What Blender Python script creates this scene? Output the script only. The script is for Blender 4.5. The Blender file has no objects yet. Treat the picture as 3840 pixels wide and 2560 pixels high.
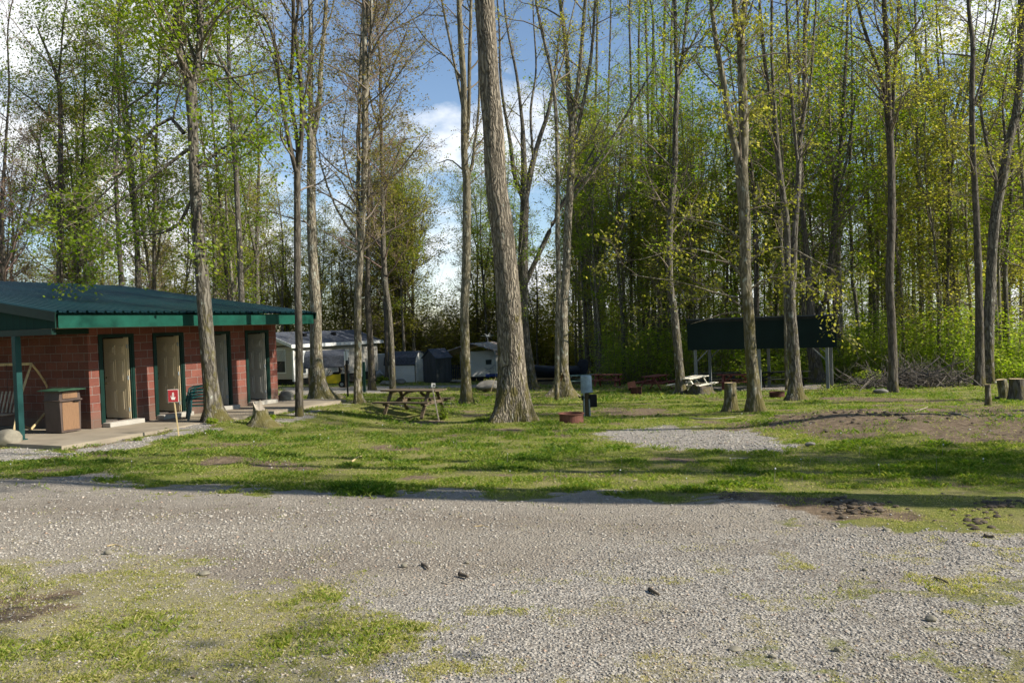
import bpy, math, random
import numpy as np
R = math.radians
rng = np.random.default_rng(7)
random.seed(7)
scene = bpy.context.scene
COL = scene.collection

# ------------------------------------------------------------------ camera model (survey of the photograph)
F, PITCH, ROLL, CZ = 2941., R(-1.1), R(2.0), 1.65
def ray(px, py):
    x = (px-1920)/F; y = (1280-py)/F
    c, s = math.cos(ROLL), math.sin(ROLL)
    X = x*c+y*s; Z = -x*s+y*c
    cp, sp = math.cos(PITCH), math.sin(PITCH)
    return X, cp-Z*sp, sp+Z*cp
def gz(x, y):
    x = np.asarray(x, float); y = np.asarray(y, float)
    yy = np.where(y < 85, y, 85+(1-np.exp(-(np.maximum(y, 85)-85)/30.))*30)
    yy = np.maximum(yy, -20)
    sp = np.minimum(np.logaddexp(0, -x/2.)*2., 25)
    z = -.046*yy+.03*(sp-1.386)
    # the ground is levelled round the toilet block
    dx = x+10.043; dy = y-19.12; u = dx*.4188+dy*.9081; v = dx*.9081-dy*.4188
    d = np.hypot(np.maximum(np.maximum(-2.5-u, u-7.), 0), np.maximum(np.maximum(v-2.0, -16-v), 0))
    k = np.exp(-(d/2.6)**2)
    return z*(1-k)+(-.462-.085)*k
def gzf(x, y): return float(gz(x, y))
def G(px, py):
    X, Y, Z = ray(px, py)
    lo = t = 1.
    while t < 400 and CZ+Z*t-gzf(X*t, Y*t) > 0:
        lo = t; t *= 1.03
    hi = t
    for _ in range(30):
        m = (lo+hi)/2
        if CZ+Z*m-gzf(X*m, Y*m) < 0: hi = m
        else: lo = m
    return np.array((X*hi, Y*hi, CZ+Z*hi))
def P(px, py, Y):
    a, b, c = ray(px, py); t = Y/b
    return np.array((a*t, Y, CZ+c*t))

cd = bpy.data.cameras.new('camera'); cam = bpy.data.objects.new('camera', cd); COL.objects.link(cam)
cd.sensor_width = 36; cd.lens = 36*F/3840; cd.clip_end = 2000; cd.clip_start = .05
from mathutils import Matrix, Vector
fv = Vector((0, math.cos(PITCH), math.sin(PITCH))); u0 = Vector((0, -math.sin(PITCH), math.cos(PITCH))); r0 = Vector((1, 0, 0))
cr = r0*math.cos(ROLL)-u0*math.sin(ROLL); cu = r0*math.sin(ROLL)+u0*math.cos(ROLL); cb = -fv
m = Matrix.Identity(4)
for i in range(3):
    m[i][0] = cr[i]; m[i][1] = cu[i]; m[i][2] = cb[i]
m[2][3] = CZ
cam.matrix_world = m; scene.camera = cam

# ------------------------------------------------------------------ light
SAZ, SEL = R(104.3), R(35)
sl = bpy.data.lights.new('sun', 'SUN'); so = bpy.data.objects.new('sun', sl); COL.objects.link(so)
sl.energy = 5.0; sl.angle = R(.45); sl.color = (1, .93, .80)
sdir = Vector((math.sin(SAZ)*math.cos(SEL), math.cos(SAZ)*math.cos(SEL), math.sin(SEL)))
so.rotation_euler = sdir.to_track_quat('Z', 'Y').to_euler(); so.location = (20, -5, 30)
w = bpy.data.worlds.new('World'); scene.world = w; w.use_nodes = True
nt = w.node_tree; nt.nodes.clear()
def N(nt, t, **kw):
    n = nt.nodes.new(t)
    for k, v in kw.items():
        if k.startswith('i_'):
            k = k[2:]; k = int(k) if k.isdigit() else k.replace('_', ' ')
            n.inputs[k].default_value = v
        else: setattr(n, k, v)
    return n
def L(nt, a, b): nt.links.new(a, b)
sky = N(nt, 'ShaderNodeTexSky', sky_type='NISHITA', sun_disc=False, sun_elevation=SEL, sun_rotation=SAZ, altitude=300, air_density=1.0, dust_density=.25, ozone_density=1.8)
bg1 = N(nt, 'ShaderNodeBackground', i_Strength=.10); L(nt, sky.outputs[0], bg1.inputs[0])
hs = N(nt, 'ShaderNodeHueSaturation', i_Saturation=1.0, i_Value=1.0); L(nt, sky.outputs[0], hs.inputs['Color']); L(nt, hs.outputs[0], bg1.inputs[0])
bg2 = N(nt, 'ShaderNodeBackground', i_Strength=.78); bg2.inputs[0].default_value = (.95, .97, 1, 1)
tc = N(nt, 'ShaderNodeTexCoord'); mp = N(nt, 'ShaderNodeMapping'); mp.inputs['Scale'].default_value = (1, 1, 1.7); mp.inputs['Location'].default_value = (.37, .1, .25)
L(nt, tc.outputs['Generated'], mp.inputs[0])
n1 = N(nt, 'ShaderNodeTexNoise', i_Scale=3.4, i_Detail=7, i_Roughness=.58, i_Distortion=.25); L(nt, mp.outputs[0], n1.inputs['Vector'])
cr1 = N(nt, 'ShaderNodeValToRGB'); cr1.color_ramp.elements[0].position = .47; cr1.color_ramp.elements[1].position = .60
L(nt, n1.outputs[0], cr1.inputs[0])
sx = N(nt, 'ShaderNodeSeparateXYZ'); L(nt, tc.outputs['Generated'], sx.inputs[0])
up_ = N(nt, 'ShaderNodeMapRange', i_1=.42, i_2=.62, i_3=1., i_4=0.); L(nt, sx.outputs[2], up_.inputs[0])
fw_ = N(nt, 'ShaderNodeMapRange', i_1=.05, i_2=.45, i_3=0., i_4=1.); L(nt, sx.outputs[1], fw_.inputs[0])
c0 = N(nt, 'ShaderNodeMath', operation='MULTIPLY'); L(nt, fw_.outputs[0], c0.inputs[0]); L(nt, up_.outputs[0], c0.inputs[1])
cm = N(nt, 'ShaderNodeMath', operation='MULTIPLY'); L(nt, cr1.outputs[0], cm.inputs[0]); L(nt, c0.outputs[0], cm.inputs[1])
mx = N(nt, 'ShaderNodeMixShader'); L(nt, cm.outputs[0], mx.inputs[0]); L(nt, bg1.outputs[0], mx.inputs[1]); L(nt, bg2.outputs[0], mx.inputs[2])
out = N(nt, 'ShaderNodeOutputWorld'); L(nt, mx.outputs[0], out.inputs[0])
vs = scene.view_settings; vs.view_transform = 'Standard'; vs.look = 'None'; vs.gamma = 1; vs.exposure = .72; vs.use_curve_mapping = False
scene.render.engine = 'CYCLES'
cy = scene.cycles; cy.use_adaptive_sampling = True; cy.adaptive_threshold = .02; cy.max_bounces = 4; cy.diffuse_bounces = 2; cy.transmission_bounces = 2; cy.glossy_bounces = 2; cy.transparent_max_bounces = 4
cy.use_denoising = True
cy.caustics_reflective = False; cy.caustics_refractive = False

# ------------------------------------------------------------------ materials
MATS = {}
def newmat(name):
    m = bpy.data.materials.new(name); m.use_nodes = True
    nt = m.node_tree; b = nt.nodes['Principled BSDF']; MATS[name] = m
    return m, nt, b
def ramp(nt, src, stops):
    r = N(nt, 'ShaderNodeValToRGB'); e = r.color_ramp.elements
    while len(e) < len(stops): e.new(.5)
    for el, (p, c) in zip(e, stops):
        el.position = p; el.color = (*c, 1) if len(c) == 3 else c
    L(nt, src, r.inputs[0]); return r.outputs[0]
def coords(nt, scale=(1, 1, 1), kind='Object'):
    t = N(nt, 'ShaderNodeTexCoord'); mp = N(nt, 'ShaderNodeMapping'); mp.inputs['Scale'].default_value = scale
    L(nt, t.outputs[kind], mp.inputs[0]); return mp.outputs[0]
def noise(nt, vec, scale, detail=4, rough=.6, dist=0):
    n = N(nt, 'ShaderNodeTexNoise', i_Scale=scale, i_Detail=detail, i_Roughness=rough, i_Distortion=dist)
    L(nt, vec, n.inputs['Vector']); return n.outputs[0]
def mixc(nt, f, a, b, mode='MIX'):
    n = N(nt, 'ShaderNodeMix', data_type='RGBA', blend_type=mode)
    for k, v in ((0, f), (6, a), (7, b)):
        if isinstance(v, (int, float)): n.inputs[k].default_value = v
        elif isinstance(v, tuple): n.inputs[k].default_value = (*v, 1)
        else: L(nt, v, n.inputs[k])
    return n.outputs[2]
def mth(nt, op, a, b=0.):
    n = N(nt, 'ShaderNodeMath', operation=op)
    for k, v in ((0, a), (1, b)):
        if isinstance(v, (int, float)): n.inputs[k].default_value = v
        else: L(nt, v, n.inputs[k])
    return n.outputs[0]
def bump(nt, b, h, strength=.5, dist=.01):
    n = N(nt, 'ShaderNodeBump', i_Strength=strength, i_Distance=dist); L(nt, h, n.inputs['Height']); L(nt, n.outputs[0], b.inputs['Normal']); return n
def plain(name, col, rough=.7, var=.25, scale=6, metal=0, bmp=.15, stretch=(1, 1, 1)):
    m, nt, b = newmat(name)
    v = coords(nt, stretch); n = noise(nt, v, scale, 5)
    c = ramp(nt, n, [(.3, tuple(x*(1-var) for x in col)), (.7, tuple(min(1, x*(1+var)) for x in col))])
    L(nt, c, b.inputs['Base Color']); b.inputs['Roughness'].default_value = rough; b.inputs['Metallic'].default_value = metal; b.inputs['Specular IOR Level'].default_value = .5 if rough < .45 else .15
    if bmp: bump(nt, b, noise(nt, v, scale*6, 3), bmp, .004)
    return m
def barkmat(name, light, dark, moss=.3, ridges=8, lichen=.2, furrow=.03, aspect=.16):
    m, nt, b = newmat(name)
    v = coords(nt, (1, 1, aspect)); v2 = coords(nt, (1, 1, .45))
    vd = N(nt, 'ShaderNodeTexVoronoi', feature='DISTANCE_TO_EDGE', i_Scale=ridges)
    dn = N(nt, 'ShaderNodeVectorMath', operation='ADD'); nn = N(nt, 'ShaderNodeTexNoise', i_Scale=5., i_Detail=3.); L(nt, v2, nn.inputs['Vector'])
    sc = N(nt, 'ShaderNodeVectorMath', operation='SCALE'); sc.inputs['Scale'].default_value = .22; L(nt, nn.outputs['Color'], sc.inputs[0])
    L(nt, v, dn.inputs[0]); L(nt, sc.outputs[0], dn.inputs[1]); L(nt, dn.outputs[0], vd.inputs['Vector'])
    fine = noise(nt, v, 30, 6, .7)
    h = mth(nt, 'ADD', mth(nt, 'MINIMUM', mth(nt, 'MULTIPLY', vd.outputs[0], 2.5), .8), mth(nt, 'MULTIPLY', fine, .5))
    c = ramp(nt, h, [(.2, dark), (.55, tuple((a+d)/2 for a, d in zip(light, dark))), (1., light)])
    big = noise(nt, v2, 2.2, 4, .65)
    c = mixc(nt, ramp(nt, big, [(.35, (0, 0, 0)), (.75, (.6, .6, .6))]), c, tuple(x*.55 for x in light))
    li = noise(nt, v2, 7, 4, .6)
    c = mixc(nt, ramp(nt, li, [(.72-lichen*.3, (0, 0, 0)), (.76-lichen*.3, (.7, .7, .7))]), c, (.40, .42, .36))
    mo = noise(nt, v2, 4.5, 5, .7)
    sep = N(nt, 'ShaderNodeSeparateXYZ'); tt = N(nt, 'ShaderNodeTexCoord'); L(nt, tt.outputs['Object'], sep.inputs[0])
    hz = N(nt, 'ShaderNodeMapRange', i_1=0., i_2=5., i_3=.16, i_4=-.06); L(nt, sep.outputs[2], hz.inputs[0])
    mo = mth(nt, 'ADD', mo, hz.outputs[0])
    c = mixc(nt, ramp(nt, mo, [(.68-moss*.3, (0, 0, 0)), (.78-moss*.3, (.85, .85, .85))]), c, (.095, .082, .024))
    L(nt, c, b.inputs['Base Color']); b.inputs['Roughness'].default_value = .95; b.inputs['Specular IOR Level'].default_value = .15
    bump(nt, b, h, .9, furrow)
    return m
barkmat('bark_grey', (.205, .185, .152), (.026, .021, .016), .28, 10, .30, .022)
barkmat('bark_pale', (.31, .275, .21), (.034, .027, .018), .34, 10, .40, .018)
barkmat('bark_moss', (.28, .25, .18), (.045, .038, .022), .42, 10, .3, .012)
barkmat('bark_dark', (.155, .135, .11), (.035, .03, .024), .15, 9, .1, .012)
barkmat('bark_furrow', (.34, .295, .23), (.018, .014, .010), .28, 13, .15, .05, .085)
m, nt, b = newmat('twig'); b.inputs['Base Color'].default_value = (.16, .13, .10, 1); b.inputs['Roughness'].default_value = .9
m, nt, b = newmat('twig_red'); b.inputs['Base Color'].default_value = (.20, .135, .115, 1); b.inputs['Roughness'].default_value = .9
def leafmat(name, stops, trans=.5):
    m, nt, b = newmat(name)
    a = N(nt, 'ShaderNodeAttribute', attribute_name='v'); c = ramp(nt, a.outputs['Fac'], stops)
    L(nt, c, b.inputs['Base Color']); b.inputs['Roughness'].default_value = .55; b.inputs['Specular IOR Level'].default_value = .3
    t = N(nt, 'ShaderNodeBsdfTranslucent'); hs = N(nt, 'ShaderNodeHueSaturation', i_Saturation=1.1, i_Value=1.9); L(nt, c, hs.inputs['Color']); L(nt, hs.outputs[0], t.inputs[0])
    mx = N(nt, 'ShaderNodeMixShader', i_0=trans); L(nt, b.outputs[0], mx.inputs[1]); L(nt, t.outputs[0], mx.inputs[2])
    L(nt, mx.outputs[0], nt.nodes['Material Output'].inputs[0])
leafmat('leaf_fresh', [(0, (.10, .165, .014)), (.5, (.20, .27, .028)), (1, (.36, .37, .075))])
leafmat('leaf_olive', [(0, (.13, .145, .018)), (.5, (.25, .25, .04)), (1, (.42, .38, .10))])
leafmat('leaf_under', [(0, (.13, .21, .02)), (.5, (.25, .33, .04)), (1, (.42, .42, .10))], .55)
leafmat('leaf_deep', [(0, (.075, .13, .012)), (.5, (.155, .22, .024)), (1, (.30, .32, .055))])
leafmat('leaf_bud', [(0, (.13, .10, .035)), (.5, (.21, .19, .05)), (1, (.30, .22, .09))], .35)
leafmat('leaf_red', [(0, (.15, .075, .05)), (.5, (.24, .14, .08)), (1, (.28, .22, .09))], .35)
leafmat('blade', [(0, (.06, .12, .012)), (.35, (.13, .20, .022)), (.7, (.28, .29, .06)), (1, (.45, .40, .19))], .4)
m, nt, b = newmat('stone_chips')
a = N(nt, 'ShaderNodeAttribute', attribute_name='v'); c = ramp(nt, a.outputs['Fac'], [(0, (.16, .145, .13)), (.3, (.27, .25, .22)), (.7, (.36, .335, .295)), (.93, (.43, .39, .33)), (1, (.36, .25, .18))])
L(nt, c, b.inputs['Base Color']); b.inputs['Roughness'].default_value = .9

plain('stone', (.22, .20, .155), .9, .4, 3, 0, .6)
plain('stone_dark', (.17, .16, .14), .9, .4, 2, 0, .6)
plain('concrete', (.27, .23, .175), .85, .22, 1.3, 0, .2)
plain('step_conc', (.36, .34, .30), .85, .15, 3, 0, .2)
plain('green_paint', (.006, .058, .040), .5, .35, 2.5, 0, .1)
plain('bin_lid', (.03, .075, .045), .6, .3, 5, 0, .1)
plain('green_dark', (.005, .022, .017), .5, .25, 3, 0, .05)
plain('green_post', (.013, .055, .052), .5, .12, 4, 0, .05)
plain('green_roof', (.016, .062, .058), .32, .35, .8, .25, .03, (1, .25, 1))
plain('board_dark', (.006, .016, .015), .6, .2, 1, 0, .05)
plain('door_cream', (.74, .61, .40), .45, .04, 2, 0, .02)
plain('door_grey', (.44, .43, .38), .45, .04, 2, 0, .02)
plain('brass', (.30, .22, .09), .35, .2, 9, .8, .0)
plain('bin_brown', (.085, .062, .052), .55, .2, 3, 0, .1)
plain('black', (.012, .012, .013), .5, .3, 5, 0, .05)
plain('tyre', (.02, .02, .02), .85, .2, 9, 0, .1)
plain('white_paint', (.70, .71, .70), .5, .06, 2, 0, .05)
plain('white_metal', (.62, .64, .66), .35, .08, 2, 0, .03)
plain('grey_metal', (.27, .32, .36), .38, .3, 5, .5, .05)
plain('post_grey', (.20, .21, .205), .6, .12, 6, 0, .1)
plain('wood_pale', (.52, .40, .22), .75, .25, 4, 0, .3, (6, 6, .6))
plain('wood_old', (.12, .092, .06), .85, .45, 4, 0, .5, (1, 8, 8))
plain('wood_white', (.60, .56, .46), .8, .28, 5, 0, .4, (1, 6, 6))
plain('wood_maroon', (.22, .075, .06), .7, .4, 4, 0, .35, (1, 6, 6))
plain('wood_black', (.025, .028, .026), .7, .4, 4, 0, .3)
plain('cut_wood', (.50, .38, .22), .85, .25, 6, 0, .3)
plain('rust', (.17, .075, .055), .8, .3, 5, 0, .25)
plain('rust_dark', (.075, .035, .026), .85, .3, 5, 0, .25)
plain('chair_green', (.008, .055, .055), .33, .1, 3, 0, .02)
plain('sign_red', (.36, .035, .04), .5, .06, 3, 0, .02)
plain('sign_white', (.74, .71, .66), .6, .05, 6, 0, .03)
plain('yellow', (.60, .46, .012), .35, .05, 2, 0, .0)
plain('shingle', (.075, .082, .10), .85, .45, 9, 0, .4)
plain('shed_dark', (.055, .06, .065), .7, .3, 3, 0, .1, (1, 1, .15))
plain('rv_white', (.62, .61, .57), .4, .05, 1, 0, .0)
plain('blue_trim', (.02, .045, .22), .4, .1, 2, 0, 0)
plain('boat_cover', (.014, .018, .028), .65, .3, 2, 0, .2)
plain('table_green', (.20, .29, .24), .4, .15, 3, 0, .05)
plain('glass', (.030, .038, .05), .08, .3, .6, 0, 0)
plain('blind', (.40, .42, .42), .5, .08, 2, 0, 0)
plain('hollow', (.10, .052, .018), .95, .5, 6, 0, .6)  # dark brown carrying the cavity's inner shade as colour
plain('brushwood', (.15, .13, .11), .9, .4, 3, 0, .2)
plain('deadwood', (.30, .26, .21), .9, .35, 4, 0, .3)
plain('mud', (.10, .08, .06), .95, .4, 8, 0, .8)
plain('dead_leaf', (.32, .18, .10), .8, .5, 3, 0, 0)
plain('skirt', (.03, .03, .03), .8, .2, 2, 0, 0)
plain('floor_in', (.10, .09, .08), .9, .2, 2, 0, 0)
# lap siding: boards with a shadow line under each
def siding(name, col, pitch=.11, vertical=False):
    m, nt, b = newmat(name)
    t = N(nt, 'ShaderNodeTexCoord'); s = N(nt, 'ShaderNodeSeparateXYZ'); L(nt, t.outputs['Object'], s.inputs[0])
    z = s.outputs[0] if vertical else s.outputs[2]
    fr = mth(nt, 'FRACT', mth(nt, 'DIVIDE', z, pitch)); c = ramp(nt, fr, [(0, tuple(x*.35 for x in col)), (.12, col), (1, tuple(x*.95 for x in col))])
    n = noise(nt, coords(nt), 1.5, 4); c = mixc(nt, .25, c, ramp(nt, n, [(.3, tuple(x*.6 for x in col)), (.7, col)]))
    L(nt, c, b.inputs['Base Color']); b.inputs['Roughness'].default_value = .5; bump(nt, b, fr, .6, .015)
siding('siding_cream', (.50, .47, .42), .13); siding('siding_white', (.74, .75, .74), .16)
siding('siding_green', (.012, .055, .042), .23, True)
# woodgrain panel of the bin
m, nt, b = newmat('woodgrain')
wv = N(nt, 'ShaderNodeTexWave', wave_type='BANDS', bands_direction='X', i_Scale=18, i_Distortion=5, i_Detail=4, i_Detail_Scale=1.2); L(nt, coords(nt, (1, 1, .12)), wv.inputs['Vector'])
L(nt, ramp(nt, wv.outputs['Fac'], [(0, (.08, .04, .02)), (1, (.33, .19, .10))]), b.inputs['Base Color']); b.inputs['Roughness'].default_value = .5
# split-face block masonry; texture runs in metres along the wall
def blockmat(name, axis):
    m, nt, b = newmat(name)
    t = N(nt, 'ShaderNodeTexCoord'); s = N(nt, 'ShaderNodeSeparateXYZ'); L(nt, t.outputs['Object'], s.inputs[0])
    cmb = N(nt, 'ShaderNodeCombineXYZ')
    L(nt, mth(nt, 'ADD', s.outputs[axis], 40.6+.1), cmb.inputs[0]); L(nt, mth(nt, 'ADD', s.outputs[2], 20.32), cmb.inputs[1])
    br = N(nt, 'ShaderNodeTexBrick', offset=.5, squash=1, i_Scale=1., i_Mortar_Size=.007, i_Mortar_Smooth=.25, i_Bias=0., i_Brick_Width=.4064, i_Row_Height=.2032)
    br.inputs['Color1'].default_value = (.155, .048, .033, 1); br.inputs['Color2'].default_value = (.24, .082, .058, 1); br.inputs['Mortar'].default_value = (.29, .25, .225, 1)
    L(nt, cmb.outputs[0], br.inputs['Vector'])
    v = coords(nt); n = noise(nt, v, 26, 6, .75); n2 = noise(nt, v, 2.2, 3)
    c = mixc(nt, .8, br.outputs[0], ramp(nt, n, [(.3, (.55, .55, .55)), (.7, (1.15, 1.15, 1.15))]), 'MULTIPLY')
    c = mixc(nt, .5, c, ramp(nt, n2, [(.3, (.7, .68, .68)), (.7, (1.1, 1.1, 1.1))]), 'MULTIPLY')
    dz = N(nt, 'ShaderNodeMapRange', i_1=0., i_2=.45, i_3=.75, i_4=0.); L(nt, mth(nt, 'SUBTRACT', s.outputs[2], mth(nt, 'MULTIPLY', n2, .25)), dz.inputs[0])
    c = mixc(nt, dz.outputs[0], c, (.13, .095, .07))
    L(nt, c, b.inputs['Base Color']); b.inputs['Roughness'].default_value = .95
    h = mth(nt, 'SUBTRACT', mth(nt, 'MULTIPLY', n, .9), br.outputs['Fac']); bump(nt, b, h, .9, .012)
blockmat('block_x', 0); blockmat('block_y', 1)

# ------------------------------------------------------------------ mesh helpers
def tag(o, label=None, cat=None, group=None, kind=None):
    for k, v in (('label', label), ('category', cat), ('group', group), ('kind', kind)):
        if v: o[k] = v
    return o
def empty(name, loc, rz=0., **kw):
    o = bpy.data.objects.new(name, None); COL.objects.link(o); o.location = [float(x) for x in loc]; o.rotation_euler = (0, 0, rz)
    o.empty_display_size = .2
    return tag(o, **kw)
class MB:
    def __init__(s): s.v = []; s.f = []; s.m = []; s.T = Matrix.Identity(4); s.cur = 0
    def add(s, vs, fs, m=None):
        o = len(s.v); s.v += [tuple(s.T @ Vector(p)) for p in vs]; s.f += [tuple(i+o for i in f) for f in fs]; s.m += [s.cur if m is None else m]*len(fs); return s
    def box(s, c, d, rot=None, m=None, bev=0):
        x, y, z = (k/2 for k in d); Mx = Matrix.Translation(c) @ (rot.to_4x4() if rot is not None else Matrix.Identity(4))
        if bev and min(d) > 2.2*bev:
            vs = []; 
            for sx in (-1, 1):
                for sy in (-1, 1):
                    for sz in (-1, 1):
                        vs += [(sx*(x-bev), sy*(y-bev), sz*z), (sx*(x-bev), sy*y, sz*(z-bev)), (sx*x, sy*(y-bev), sz*(z-bev))]
            import bmesh
            bm = bmesh.new(); [bm.verts.new(p) for p in vs]; r = bmesh.ops.convex_hull(bm, input=bm.verts)
            bm.verts.ensure_lookup_table(); bm.verts.index_update()
            V = [tuple(Mx @ p.co) for p in bm.verts]; Fc = [tuple(p.index for p in f.verts) for f in bm.faces]; bm.free()
            return s.add(V, Fc, m)
        vs = [Mx @ Vector(p) for p in ((-x, -y, -z), (x, -y, -z), (x, y, -z), (-x, y, -z), (-x, -y, z), (x, -y, z), (x, y, z), (-x, y, z))]
        return s.add(vs, [(0, 3, 2, 1), (4, 5, 6, 7), (0, 1, 5, 4), (1, 2, 6, 5), (2, 3, 7, 6), (3, 0, 4, 7)], m)
    def bar(s, a, b, w, h, m=None, up=(0, 0, 1), bev=0):
        a = Vector(a); b = Vector(b); d = b-a; X = d.normalized(); U = Vector(up)
        if abs(X.dot(U)) > .98: U = Vector((0, 1, 0))
        Y = U.cross(X).normalized(); Z = X.cross(Y)
        return s.box((a+b)/2, (d.length, w, h), Matrix((X, Y, Z)).transposed(), m, bev)
    def tube(s, pts, r, n=8, m=None, cap=True):
        pts = [Vector(p) for p in pts]; k = len(pts); r = r if hasattr(r, '__len__') else [r]*k
        vs = []
        for i, p in enumerate(pts):
            d = (pts[min(i+1, k-1)]-pts[max(i-1, 0)]).normalized(); U = Vector((0, 0, 1)) if abs(d.z) < .9 else Vector((1, 0, 0))
            A = d.cross(U).normalized(); B = d.cross(A)
            vs += [p+A*math.cos(t*2*math.pi/n)*r[i]+B*math.sin(t*2*math.pi/n)*r[i] for t in range(n)]
        fs = [(i*n+t, i*n+(t+1) % n, (i+1)*n+(t+1) % n, (i+1)*n+t) for i in range(k-1) for t in range(n)]
        if cap: fs += [tuple(range(n)), tuple((k-1)*n+t for t in range(n-1, -1, -1))]
        return s.add(vs, fs, m)
    def prism(s, prof, y0, y1, m=None, axis='y'):
        n = len(prof); f = {'y': lambda p, q: (p[0], q, p[1]), 'x': lambda p, q: (q, p[0], p[1]), 'z': lambda p, q: (p[0], p[1], q)}[axis]
        vs = [f(p, y0) for p in prof]+[f(p, y1) for p in prof]
        return s.add(vs, [tuple(range(n-1, -1, -1)), tuple(range(n, 2*n))]+[(i, (i+1) % n, n+(i+1) % n, n+i) for i in range(n)], m)
    def build(s, name, mats, parent=None, smooth=False, **kw):
        if isinstance(mats, str): mats = [mats]
        me = bpy.data.meshes.new(name); me.from_pydata([tuple(v) for v in s.v], [], s.f); me.polygons.foreach_set('material_index', s.m)
        for x in mats: me.materials.append(MATS[x])
        import bmesh
        bm = bmesh.new(); bm.from_mesh(me); bmesh.ops.recalc_face_normals(bm, faces=bm.faces); bm.to_mesh(me); bm.free()
        if smooth: me.polygons.foreach_set('use_smooth', [True]*len(me.polygons))
        o = bpy.data.objects.new(name, me); COL.objects.link(o)
        if parent is not None: o.parent = parent
        return tag(o, **kw)
def npmesh(name, V, Fq, mats, parent=None, midx=None, attr=None, smooth=False, nv=4):
    """V (n,3); Fq (k,nv) int array -> object"""
    me = bpy.data.meshes.new(name); me.vertices.add(len(V)); me.vertices.foreach_set('co', np.ascontiguousarray(V, np.float32).ravel())
    k = len(Fq); me.loops.add(k*nv); me.loops.foreach_set('vertex_index', np.ascontiguousarray(Fq, np.int32).ravel())
    me.polygons.add(k); me.polygons.foreach_set('loop_start', np.arange(0, k*nv, nv, dtype=np.int32))
    if midx is not None: me.polygons.foreach_set('material_index', np.ascontiguousarray(midx, np.int32))
    if smooth is not False:
        sm = np.ones(k, bool) if smooth is True else smooth
        me.polygons.foreach_set('use_smooth', sm)
    me.update(calc_edges=True)
    if attr is not None:
        a = me.attributes.new('v', 'FLOAT', 'FACE'); a.data.foreach_set('value', np.ascontiguousarray(attr, np.float32))
    for x in ([mats] if isinstance(mats, str) else mats): me.materials.append(MATS[x])
    o = bpy.data.objects.new(name, me); COL.objects.link(o)
    if parent is not None: o.parent = parent
    return o

# ------------------------------------------------------------------ ground
_tab = rng.random((8, 64, 64))
def vn(x, y, k=0):
    xi = np.floor(x).astype(int); yi = np.floor(y).astype(int); fx = x-xi; fy = y-yi
    fx = fx*fx*(3-2*fx); fy = fy*fy*(3-2*fy); t = _tab[k]
    a = t[xi % 64, yi % 64]; b = t[(xi+1) % 64, yi % 64]; c = t[xi % 64, (yi+1) % 64]; d = t[(xi+1) % 64, (yi+1) % 64]
    return (a*(1-fx)+b*fx)*(1-fy)+(c*(1-fx)+d*fx)*fy
def fbm(x, y, k=0, o=4):
    s = 0; a = .5
    for i in range(o): s = s+a*vn(x*2**i+i*7.3, y*2**i+i*3.1, (k+i) % 8); a *= .5
    return s/(1-.5**o)
def poly(px): return np.array([G(x, min(y, 3600))[:2] for x, y in px])
def sdist(x, y, P_):
    d = np.full(x.shape, 1e9); ins = np.zeros(x.shape, bool); n = len(P_)
    for i in range(n):
        ax, ay = P_[i]; bx, by = P_[(i+1) % n]; ex, ey = bx-ax, by-ay
        t = np.clip(((x-ax)*ex+(y-ay)*ey)/(ex*ex+ey*ey+1e-9), 0, 1)
        d = np.minimum(d, np.hypot(x-ax-t*ex, y-ay-t*ey))
        c = ((ay > y) != (by > y)); c &= x < (bx-ax)*(y-ay)/(by-ay+1e-12)+ax; ins ^= c
    return np.where(ins, d, -d)
def soft(sd, w): return 1/(1+np.exp(-np.clip(sd/w*4, -30, 30)))
ROAD = poly([(-900, 1740), (0, 1765), (300, 1790), (560, 1828), (950, 1838), (1500, 1848), (2100, 1856), (2600, 1872), (2900, 1915), (3400, 1975), (4500, 2010), (4700, 3500), (1200, 3500), (1000, 2720), (1150, 2520), (1420, 2420), (1570, 2350), (1480, 2280), (1250, 2190), (900, 2190), (640, 2110), (350, 2095), (100, 2050), (-900, 2030)])
THIN = poly([(3000, 2180), (4500, 2000), (4700, 3500), (1250, 3500), (1250, 2600), (1800, 2480), (2500, 2440), (2750, 2330)])
LOOSE = poly([(1150, 2260), (1900, 2170), (2500, 2010), (3200, 1990), (4500, 2030), (4700, 3500), (1200, 3500), (1120, 2560)])
WARM = [poly([(-300, 1880), (900, 1900), (1900, 1930), (2600, 1960), (2600, 1990), (1900, 1975), (900, 1950), (-300, 1930)]), poly([(800, 2040), (1400, 2060), (1600, 2120), (1300, 2200), (850, 2190), (600, 2110)]), poly([(1500, 2110), (2300, 2080), (3000, 2020), (3000, 2045), (2300, 2120), (1500, 2160)])]
PADS = [poly([(-300, 1660), (0, 1665), (255, 1688), (600, 1622), (830, 1570), (880, 1600), (650, 1655), (400, 1695), (0, 1735), (-300, 1740)]),
        poly([(900, 1598), (1230, 1570), (1200, 1530), (1080, 1545)]),
        poly([(2130, 1628), (2500, 1592), (2900, 1628), (3080, 1672), (2750, 1712), (2350, 1672)]),
        poly([(1040, 1452), (1500, 1446), (2000, 1437), (2000, 1446), (1500, 1458), (1480, 1472), (1040, 1484)]),
        poly([(2620, 1448), (3100, 1440), (3110, 1460), (2640, 1466)]),
        poly([(1290, 1513), (1740, 1500), (1740, 1506), (1290, 1524)])]
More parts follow.
